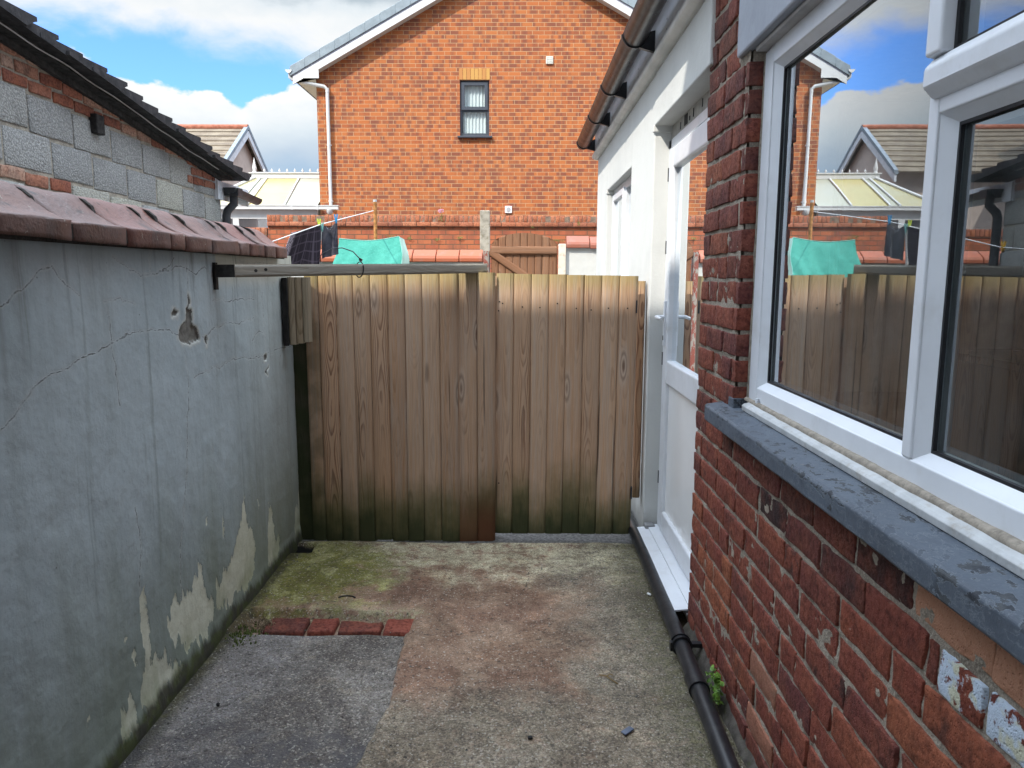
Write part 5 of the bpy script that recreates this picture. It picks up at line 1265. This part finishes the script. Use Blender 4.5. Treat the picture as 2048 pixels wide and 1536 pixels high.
    cs.box(a, a + k, y - .025, y + .02, z0, z1); cs.box(b - k, b, y - .025, y + .02, z0, z1); cs.box(a + k, b - k, y - .025, y + .02, z0, z0 + k); cs.box(a + k, b - k, y - .025, y + .02, z1 - k, z1); cs.build('casement', GR, wn)
    for (x0, x1, z0, z1) in ((wx0 + t, wx1 - t, wz0 + t, zm - .02), (a + k, b - k, zm + .05, wz1 - .07)):
        g = MB(); g.add([(x0, y + .012, z0), (x1, y + .012, z0), (x1, y + .012, z1), (x0, y + .012, z1)], [(0, 1, 2, 3)]); g.build('pane', GLASS_FAR, wn)
    bl = MB(); n = 7; P = []
    for i in range(n):
        x = wx0 + .05 + (wx1 - wx0 - .1) * i / n; wd = (wx1 - wx0 - .1) / n
        P += [(x, y + .085), (x + wd * .62, y + .060), (x + wd * .98, y + .088)]
    G = np.array([[(px, pyy, wz0 + .03) for px, pyy in P], [(px, pyy, wz1 - .02) for px, pyy in P]]); bl.grid(G, False); bl.build('vertical_blind', mat_plain('white_blind', (.80, .80, .78), .8, .03), wn)
    s = MB(); s.box(wx0 - .045, wx1 + .06, Y0 - .07, Y0 + .05, wz0 - .035, wz0 - .001); s.build('sill', GR, wn, .004)
    dk = MB(); dk.box(wx0, wx1, Y0 + .18, Y0 + .2, wz0, wz1); dk.build('dark_backing', DARK, wn)
    lm = M('yellow_brick'); c = lm.mix(lm.mr(lm.attr('rnd'), .1, .9), (.50, .27, .075), (.44, .19, .06)); YB_ = lm.done(c, .85)
    lb = MB()
    for i in range(8):
        wd = (wx1 - wx0 + .03) / 8; x = wx0 - .015 + wd * i; lb.box(x + .003, x + wd - .003, Y0 - .008, Y0 + .05, wz1 + .008, wz1 + .215, rnd=random.random())
    lb.build('lintel', YB_, h, .003)
    for x, z, s_, kind in ((.557, 5.608, .07, 'slots'), (-.224, 2.80, .07, 'round')):
        v = MB(); v.box(x - s_, x + s_, Y0 - .03, Y0 - .001, z - s_, z + s_); vo = v.build('air_vent', mat_plain('vent_' + kind, (.72, .70, .60) if kind == 'slots' else (.68, .66, .64), .6), h, .008)
        g = MB()
        if kind == 'round': g.tube([(x, Y0 - .034, z), (x, Y0 - .0302, z)], .042, 16)
        else:
            for k in range(4): g.box(x - s_ * .8, x + s_ * .8, Y0 - .034, Y0 - .0302, z - .05 + k * .03, z - .044 + k * .03)
        g.build('grille', mat_plain('vent_grey', (.34, .34, .35), .6), vo)
gable_house()

# ================================================================== CONSERVATORY
def conservatory():
    r = thing('conservatory', 'white conservatory with yellowed roof panels and spiked ridge cresting', 'conservatory', (-5, 15.5, 0))
    ye, zr, yr, ze = 14.85, 3.60, 16.5, 2.86
    xR, xr_l, xe_l = -3.98, -5.72, -6.35
    A = lambda t: (ye + (yr - ye) * t, ze + (zr - ze) * t)
    m = M('polycarbonate'); p = m.pos; c = m.mix(m.mr(m.attr('yel'), .0, 1.), (.33, .335, .265), (.37, .32, .12)); c = m.mix(m.mul(m.attr('yel'), m.mr(m.noise(p, 2.2, 3), .4, .6, 0, .6)), c, (.37, .28, .085)); PC = m.done(c, .35, None, .4)
    lo = [-6.35, -5.55, -5.35, -4.62, -3.98]; hi = [-5.72, -5.62, -5.48, -4.78, -3.98]
    rb = MB()
    yel = [.55, .15, 1., .12]
    for i in range(4):
        rb.add([(lo[i], ye, ze), (lo[i + 1], ye, ze), (hi[i + 1], yr, zr), (hi[i], yr, zr)], [(0, 1, 2, 3)], yel=yel[i])
    rb.add([(-6.35, ye, ze), (-5.72, yr, zr), (-6.35, yr + 1.5, ze)], [(0, 1, 2)], yel=.6)
    rb.add([(-6.35, yr + 1.6, ze), (-3.98, yr + 1.6, ze), (-3.98, yr, zr), (-5.72, yr, zr)], [(0, 1, 2, 3)], yel=.2)
    rb.build('roof_panels', PC, r)
    br = MB()
    for i in range(4):
        x0, x1 = lo[i], hi[i]; br.tube([(x0, ye - .01, ze + .015), (x1, yr, zr + .015)], .022 if i else .035, 6)
    br.tube([(-6.35, yr + 1.5, ze + .01), (-5.72, yr, zr + .01)], .03, 6); br.build('glazing_bars', UPVC_FAR, r)
    rd = MB(); rd.box(-5.82, -3.975, yr - .08, yr + .08, zr - .03, zr + .075); rd.box(-5.86, -3.975, yr - .10, yr + .10, zr + .0755, zr + .095); rd.build('ridge', UPVC_FAR, r)
    fn = MB(); x = -5.55
    while x < -4.0:
        z = zr + .095
        fn.tube([(x, yr, z), (x, yr, z + .022), (x, yr, z + .04), (x, yr, z + .058), (x, yr, z + .07), (x, yr, z + .10)], [.006, .008, .024, .024, .009, .002], 8)
        x += .167
    fn.box(-5.70, -3.98, yr - .006, yr + .006, zr + .094, zr + .112)
    fn.build('cresting', UPVC_FAR, r)
    f2 = MB(); z = zr + .095; f2.tube([(-5.76, yr, z), (-5.76, yr, z + .06), (-5.76, yr, z + .09), (-5.76, yr, z + .13), (-5.76, yr, z + .32)], [.05, .035, .048, .042, .003], 10); f2.build('finial', UPVC_FAR, r)
    g = MB(); g.box(-6.45, -3.55, ye - .11, ye - .01, ze - .085, ze - .02); g.box(-6.46, -3.54, ye - .12, ye - .005, ze - .02, ze - .005)
    for x in (-5.9, -4.45, -3.95): g.box(x - .02, x + .02, ye - .116, ye - .01, ze - .092, ze - .019)
    g.tube([(-3.72, ye - .06, ze - .085), (-3.72, ye - .06, ze - .15), (-3.72, ye - .06, ze - .18)], [.07, .06, .03], 8); g.build('gutter', UPVC_FAR, r)
    w = MB(); w.box(-6.35, -3.98, ye, ye + .06, 2.60, ze - .04)
    for x in (-6.33, -5.60, -4.9, -4.2): w.box(x - .06, x + .06, ye, ye + .06, .6, 2.599)
    w.box(-6.35, -3.98, ye + .002, ye + .058, .6, 1.2); w.box(-6.35, -6.29, ye + .06, yr + 1.6, .6, ze - .04); w.build('frame', UPVC_FAR, r)
    gl = MB(); gl.add([(-6.3, ye + .03, 1.2), (-4.0, ye + .03, 1.2), (-4.0, ye + .03, 2.6), (-6.3, ye + .03, 2.6)], [(0, 1, 2, 3)]); gl.build('glass', mat_glass('conservatory_glass', 2.), r)
    b = MB(); b.box(-6.3, -4.0, yr, yr + .03, .2, 2.5); b.build('inner_screen', mat_plain('plants_behind', (.16, .17, .12), .9, .4, 9), r)
    b = MB(); b.box(-6.35, -3.98, ye + .001, ye + .2, -.06, .6); b.build('base_wall', mat_plain('base_brick', (.40, .15, .07), .9), r)
conservatory()

# ================================================================== FAR HOUSE(S)
def far_house(x1, yr, zr, half, m0, length, label, aerial=False):
    h = thing('far_house', label, 'house', (x1, yr, 0))
    ze = zr - m0 * half
    w = MB(); w.prism([(yr - half + .15, -.06), (yr + half - .15, -.06), (yr + half - .15, ze), (yr, zr - .12), (yr - half + .15, ze)], 'x', x1 - length, x1)
    w.build('wall', mat_plain('pinkish_render', (.46, .38, .33), .9, .08, 3), h)
    m = M('brown_tile'); p = m.sep(m.pos); fr = m.mt('FRACT', m.mul(p[2], 1 / .155)); c = m.mix(m.mr(m.noise(m.pos, 3, 4), .35, .7), (.15, .115, .08), (.21, .17, .12)); c = m.mix(m.mr(fr, .16, .04, 0, .8), c, (.05, .04, .03)); c = m.mix(m.mr(m.noise(m.pos, 40, 2), .62, .7, 0, .6), c, (.36, .33, .26)); TM = m.done(c, .85)
    r = MB(); ov = .22
    n = int(half * math.hypot(1, m0) / .28)
    for sg in (-1, 1):
        for k in range(n):
            a = (half + .2) * (1 - k / n); b = (half + .2) * (1 - (k + 1.08) / n); b = max(b, 0)
            za, zb_ = zr - m0 * a, zr - m0 * b
            r.prism([(yr + sg * a, za + .03), (yr + sg * b, zb_), (yr + sg * b, zb_ + .025), (yr + sg * a, za + .065)], 'x', x1 - length - ov, x1 + ov - .06)
    r.build('roof', TM, h)
    rg = MB(); rg.tube([(x1 - length - ov, yr, zr + .03), (x1 + ov, yr, zr + .03)], .10, 10); rg.build('ridge_tiles', mat_plain('red_ridge', (.30, .10, .055), .8, .2, 9), h)
    bb = MB()
    for sg in (-1, 1):
        a = half + .22
        bb.prism([(yr, zr - .02), (yr, zr - .24), (yr + sg * a, zr - m0 * a - .22), (yr + sg * a, zr - m0 * a + .0)], 'x', x1 + ov - .06, x1 + ov)
    bb.build('bargeboard', mat_plain('white_barge', (.55, .57, .60), .6), h)
    vt = MB()
    for sg in (-1, 1):
        a = half + .24
        vt.prism([(yr, zr + .10), (yr, zr - .02), (yr + sg * a, zr - m0 * a - .0), (yr + sg * a, zr - m0 * a + .11)], 'x', x1 + ov - .10, x1 + ov + .015)
    vt.build('verge', mat_plain('verge_slate', (.20, .235, .27), .7), h)
    if aerial:
        t = MB(); y, x = yr, x1 - .1; t.tube([(x, y, zr), (x, y, zr + .9)], .02, 6); t.tube([(x - .1, y - .3, zr + .85), (x + .1, y + .3, zr + .9)], .012, 6)
        for k in range(5): t.tube([(x - .12, y - .25 + k * .12, zr + .85), (x + .14, y - .3 + k * .12, zr + .88)], .008, 5)
        o = t.build('tv_aerial', BLACKP, base=(x, y, zr)); tag(o, 'spindly black television aerial on the far ridge mirrored in the window', 'aerial')
far_house(-8.45, 23.2, 5.88, 2.1, .69, 4.4, 'distant house with brown tiled roof and pinkish gable beyond the conservatory')

# ================================================================== OUTHOUSE
def outhouse():
    h = thing('outhouse', 'grey concrete block outhouse patched with red bricks under a dark shingled roof', 'outhouse', (-3, 5.6, 0))
    XO = -2.9
    BLK = M('concrete_block'); p = BLK.pos; r = BLK.attr('rnd')
    off = BLK.vm('ADD', p, BLK.comb(0., BLK.mul(r, 9.), BLK.mul(r, 5.)))
    c = BLK.ramp(r, [(0, (.33, .33, .32)), (.6, (.41, .405, .385)), (.85, (.45, .435, .38)), (1, (.50, .48, .38))])
    v = BLK.vor(off, 75); c = BLK.mix(BLK.mr(v, .3, .6, 0, .55), c, (.19, .19, .185)); c = BLK.mix(BLK.mr(BLK.noise(off, 80, 3, .6), .52, .66, 0, .6), c, (.56, .55, .51)); c = BLK.mix(BLK.mr(BLK.noise(p, 4, 4), .5, .7, 0, .4), c, (.15, .15, .14))
    BM = BLK.done(c, .95, BLK.bump(BLK.add(BLK.noise(off, 90, 4, .7), v), .9, .008), .2)
    BR = mat_near_brick('worn_brick', [(0, (.24, .075, .045)), (.45, (.33, .125, .08)), (.7, (.40, .22, .15)), (1, (.46, .33, .25))], .6, .5, bump=.7)
    zroof = lambda y: 2.875 - .128 * (y - 4.1) - .02
    bl = MB(); bk = MB(); ch = .232; ztop0 = 2.575
    for i, zt in enumerate([ztop0 - k * ch for k in range(5)]):
        y = 3.2 + (.22 if i % 2 else 0) - .05 * i
        slope = -.043
        while y < 7.34:
            L = .45 * random.uniform(.97, 1.03); y1 = min(y + L, 7.34)
            zz = zt + slope * (y - 4.3) ; zl = zz - ch
            top = min(zz, zroof((y + y1) / 2) - .03)
            if i == 2 and y < 4.5 and y1 > 3.9:
                # bricks let into the block course
                for k in range(2):
                    yy = y + k * .235; rbox(bk, (XO, yy, zl + .145), (0, 1, 0), (0, 0, 1), (-1, 0, 0), min(.22, y1 - yy + .2) - .01, .075, .1, 6, 3, 2, .008, .005, rnd=random.random(), rnd2=random.random(), soot=0)
                rbox(bl, (XO, y, zl), (0, 1, 0), (0, 0, 1), (-1, 0, 0), y1 - y - .012, .135, .1, 4, 2, 2, .008, .004, rnd=random.random())
            elif top - zl > .05: rbox(bl, (XO - random.uniform(0, .004), y + .005, zl), (0, 1, 0), (0, 0, 1), (-1, 0, 0), y1 - y - .012, top - zl - .012, .1, 6, 4, 2, .009, .004, rnd=random.random() if not (i == 2 and abs(y - 5.4) < .25) else .98)
            y = y1
    # bricks stepping up under the roof line
    zb = ztop0 + .005
    for k in range(5):
        y = 3.2 + (.11 if k % 2 else 0)
        while y < 7.2:
            L = .225 if random.random() > .2 else .115
            z0 = zb + k * .08 - .043 * (y - 4.3)
            if z0 + .03 < zroof(y + L) :
                rbox(bk, (XO, y, z0), (0, 1, 0), (0, 0, 1), (-1, 0, 0), L - .012, min(.069, zroof(y + L / 2) - z0 + .02), .1, 6, 3, 2, .008, .005, rnd=random.random(), rnd2=random.random(), soot=.2 if random.random() < .2 else 0)
            y += L
    # bricks at the far end just below the eave
    for k in range(3):
        y = 6.62 + (.08 if k % 2 else 0)
        while y < 7.22:
            L = min(.225 if random.random() > .3 else .115, 7.28 - y); z0 = 2.30 + k * .078
            if L > .04: rbox(bk, (XO + .006, y, z0), (0, 1, 0), (0, 0, 1), (-1, 0, 0), L - .012, .066, .1, 5, 3, 2, .008, .005, rnd=random.random() * .7, rnd2=random.random(), soot=0)
            y += L
    bl.build('blocks', BM, h); bk.build('bricks', BR, h)
    mo = MB(); mo.prism([(3.0, -.06), (7.32, -.06), (7.32, zroof(7.32) - .02), (3.0, zroof(3.0) - .02)], 'x', -5.5, XO - .010)
    mo.build('mortar', mat_mortar('block_mortar', (.36, .32, .26), (.20, .18, .15)), h)
    # shingle roof: overlapping thick slates ending in steps at the verge
    SL = mat_plain('dark_slate', (.022, .0215, .023), .75, .3, 14, ((.075, .07, .07), .6), .5, 60)
    rf = MB(); y = 3.0; k = 0
    while y < 7.45:
        L = .235; jz = random.uniform(-.006, .006); jx = random.uniform(-.03, .015)
        z0, z1 = zroof(y) + .028, zroof(y + L * 1.75) + .092
        rf.add([], [])
        a = (y, z0); b = (y + L * 1.75, z1 - .02 + jz)
        rf.prism([(a[0], a[1] - .012), (b[0] - .09, zroof(b[0] - .09) + .012), (b[0] - .03, b[1] - .012), (b[0], b[1]), (b[0], b[1] + .024), (a[0], a[1] + .012)], 'x', -5.6, XO + .20 + jx)
        y += L; k += 1
    rf.build('roof', SL, h)
    ub = MB(); ub.prism([(3.0, zroof(3.) - .01), (7.42, zroof(7.42) - .01), (7.42, zroof(7.42) + .045), (3.0, zroof(3.) + .045)], 'x', -5.5, XO + .10); ub.prism([(3.0, zroof(3.) - .05), (7.3, zroof(7.3) - .05), (7.3, zroof(7.3) - .012), (3.0, zroof(3.) - .012)], 'x', XO - .004, XO + .03)
    ub.build('verge_mortar', mat_plain('sooty_mortar', (.030, .028, .027), .9, .3, 20, ((.07, .065, .06), .4), .8, 50), h)
    fs = MB(); fs.box(-5.5, XO + .012, 7.325, 7.352, 2.215, 2.40); fs.box(XO - .03, XO + .010, 7.20, 7.325, 2.215, 2.425); fs.box(XO + .0105, XO + .03, 7.205, 8.0, 2.215, 2.39); fs.build('fascia', mat_plain('dirty_white_paint', (.62, .63, .65), .6, .08, 12, ((.2, .19, .18), .3)), h, .004)
    g = MB(); n = 10; rr = .06
    gx = XO + .10
    for ra in (rr, rr - .006): g.grid(np.array([[(gx + ra * math.cos(t), y, 2.335 - (y - 7.3) * .05 + ra * math.sin(t)) for t in [math.pi + math.pi * k / n for k in range(n + 1)]] for y in (7.30, 8.05)]))
    g.add([(gx + rr * math.cos(t), 7.30, 2.335 + rr * math.sin(t)) for t in [math.pi + math.pi * k / n for k in range(n + 1)]], [tuple(range(n + 1))])
    g.box(gx - .07, gx + .07, 7.34, 7.46, 2.262, 2.335); g.tube([(gx, 7.40, 2.28), (gx, 7.40, 2.19), (gx - .06, 7.38, 2.12), (gx - .07, 7.37, 2.07), (gx - .07, 7.37, 0)], .04, 12)
    g.build('gutter', mat_plain('grey_black_gutter', (.03, .031, .034), .5, .2, 8, ((.16, .15, .14), .4)), h)
    c = MB(); pts = []
    for k in range(40):
        t = k / 39; y = 3.2 + (7.0 - 3.2) * t; pts.append((XO + .122 + .004 * math.sin(k * 1.3), y, zroof(y) - .016 + .004 * math.sin(k * .9) - .010 * math.sin(t * 9)))
    c.tube(pts, .0045, 6); o = c.build('cable', mat_plain('grey_cable', (.38, .36, .34), .6), base=(XO + .15, 5, 2.7)); tag(o, 'thin pale cable sagging along the outhouse roof edge', 'cable')
    b = MB(); b.box(XO - .05, XO + .045, 5.165, 5.265, 2.445, 2.575); o = b.build('timber_stub', mat_plain('charred_timber', (.020, .018, .017), .9, .3, 30, ((.06, .055, .05), .5), .6, 60), bevel=.008, base=(XO, 5.21, 2.44)); tag(o, 'blackened square timber end sticking out of the block wall', 'timber')
outhouse()
# a second distant house, left of the view, mirrored in the window
far_house(-12.7, 20.6, 6.45, 2.0, .75, 6.0, 'second distant house with tiled gable seen only mirrored in the window', True)

# ================================================================== SKY, SUN, CAMERA
SUN = Vector((-.96, -1., 1.43)).normalized()
def world():
    w = bpy.data.worlds.new('World'); bpy.context.scene.world = w; w.use_nodes = True
    class Wd(M):
        def __init__(s): s.t = w.node_tree; s.t.nodes.clear(); s.out = s.t.nodes.new('ShaderNodeOutputWorld'); s._pos = None
    m = Wd()
    sky = m.n('ShaderNodeTexSky', sky_type='NISHITA', sun_disc=False)
    sky.sun_elevation = math.asin(SUN.z); sky.sun_rotation = math.atan2(SUN.x, SUN.y); sky.air_density = 1.; sky.dust_density = .6; sky.ozone_density = 2.
    d = m.n('ShaderNodeTexCoord').outputs['Generated']; s = m.sep(d)
    az = m.mt('ARCTAN2', s[0], s[1]); el = m.mt('ARCSINE', s[2])
    v = m.comb(m.mul(az, 1.), m.mul(el, 1.9), 0.)
    n1 = m.noise(v, 7., 8, .58, .3); n2 = m.noise(v, 22., 6, .55); n3 = m.noise(v, 3.2, 4, .5)
    # cumulus bank low down
    azn = m.mr(az, -.70, -.20, 0, 1, False)
    topc = m.ramp(azn, [(0., .262 * 2), (.33, .243 * 2), (.48, .222 * 2), (.57, .213 * 2), (.66, .216 * 2), (.705, .205 * 2), (.74, .217 * 2), (.82, .226 * 2), (1., .222 * 2)])
    topc = m.mul(m.sep(topc)[0], .5)
    edge = m.add(topc, m.add(m.mul(m.sub(n1, .5), .055), m.mul(m.sub(n2, .5), .034)))
    dd = m.sub(edge, el)
    bank = m.mr(dd, -.001, .005)
    tex = m.add(m.mul(m.sub(n1, .5), .9), m.mul(m.sub(n2, .5), 1.0))
    lit = m.add(m.mr(dd, .0, .11, 1., .0), m.mul(tex, .75))
    bcol = m.ramp(lit, [(0., (.42, .57, .74)), (.3, (.55, .66, .78)), (.62, (.74, .82, .88)), (1., (.96, .97, .97))])
    # upper cloud deck
    lowc = m.add(.272, m.mul(m.sub(n3, .5), .10))
    ud = m.add(m.sub(el, lowc), m.mul(m.sub(n1, .5), .09))
    up = m.mr(ud, -.015, .028)
    up = m.mt('MULTIPLY', up, m.mr(el, 1.0, .5, .55, 1.))
    blue = m.mul(m.mr(az, -.44, -.66), .0)
    ul = m.add(m.mr(ud, .02, .085, 1., .12), m.mul(tex, .5))
    ucol = m.ramp(ul, [(0., (.40, .49, .56)), (.35, (.54, .63, .70)), (.65, (.82, .89, .94)), (1., (.97, .99, 1.))])
    sk = m.mix(1., sky.outputs[0], (.52, .80, 1.26), 'MULTIPLY')
    K = 3.8
    hi = m.mr(el, .42, .85)
    c = m.mix(up, sk, m.mix(1., ucol, (K * .92, K * .92, K * .92), 'MULTIPLY'))
    c = m.mix(bank, c, m.mix(1., bcol, (K, K, K), 'MULTIPLY'))
    c = m.mix(m.mul(hi, .85), c, m.mix(m.mr(n1, .35, .65), (14., 16.5, 20.), (18., 20., 22.5)))  # sky above the view brightened to lift light in the shaded yard
    bg = m.n('ShaderNodeBackground'); m.put(bg.inputs[0], c); m.put(bg.inputs[1], .10)
    m.t.links.new(bg.outputs[0], m.out.inputs[0])
world()
sl = bpy.data.lights.new('sun', 'SUN'); sl.energy = 2.0; sl.angle = rad(.55); sl.color = (1., .94, .85)
so = bpy.data.objects.new('sun', sl); C.objects.link(so); so.rotation_euler = SUN.to_track_quat('Z', 'Y').to_euler(); so.location = SUN * 30

cam = bpy.data.cameras.new('camera'); co = bpy.data.objects.new('camera', cam); C.objects.link(co)
cam.sensor_width = 36; cam.lens = 36 * 1480 / 2048; cam.clip_start = .02; cam.clip_end = 1000
p_, psi, rl = rad(8.3), rad(.54), rad(.22)
Fw = Vector((-math.sin(psi) * math.cos(p_), math.cos(psi) * math.cos(p_), -math.sin(p_)))
R0 = Vector((math.cos(psi), math.sin(psi), 0)); U0 = R0.cross(Fw)
Rr = R0 * math.cos(rl) + U0 * math.sin(rl); Uu = U0 * math.cos(rl) - R0 * math.sin(rl)
mt = Matrix((Rr, Uu, -Fw)).transposed().to_4x4(); mt.translation = (0, 0, 1.5); co.matrix_world = mt
S = bpy.context.scene; S.camera = co
S.view_settings.view_transform = 'Standard'; S.view_settings.look = 'None'; S.view_settings.gamma = 1; S.view_settings.exposure = 1.5
S.render.engine = 'CYCLES'; S.cycles.max_bounces = 10; S.cycles.transparent_max_bounces = 12; S.cycles.use_denoising = True
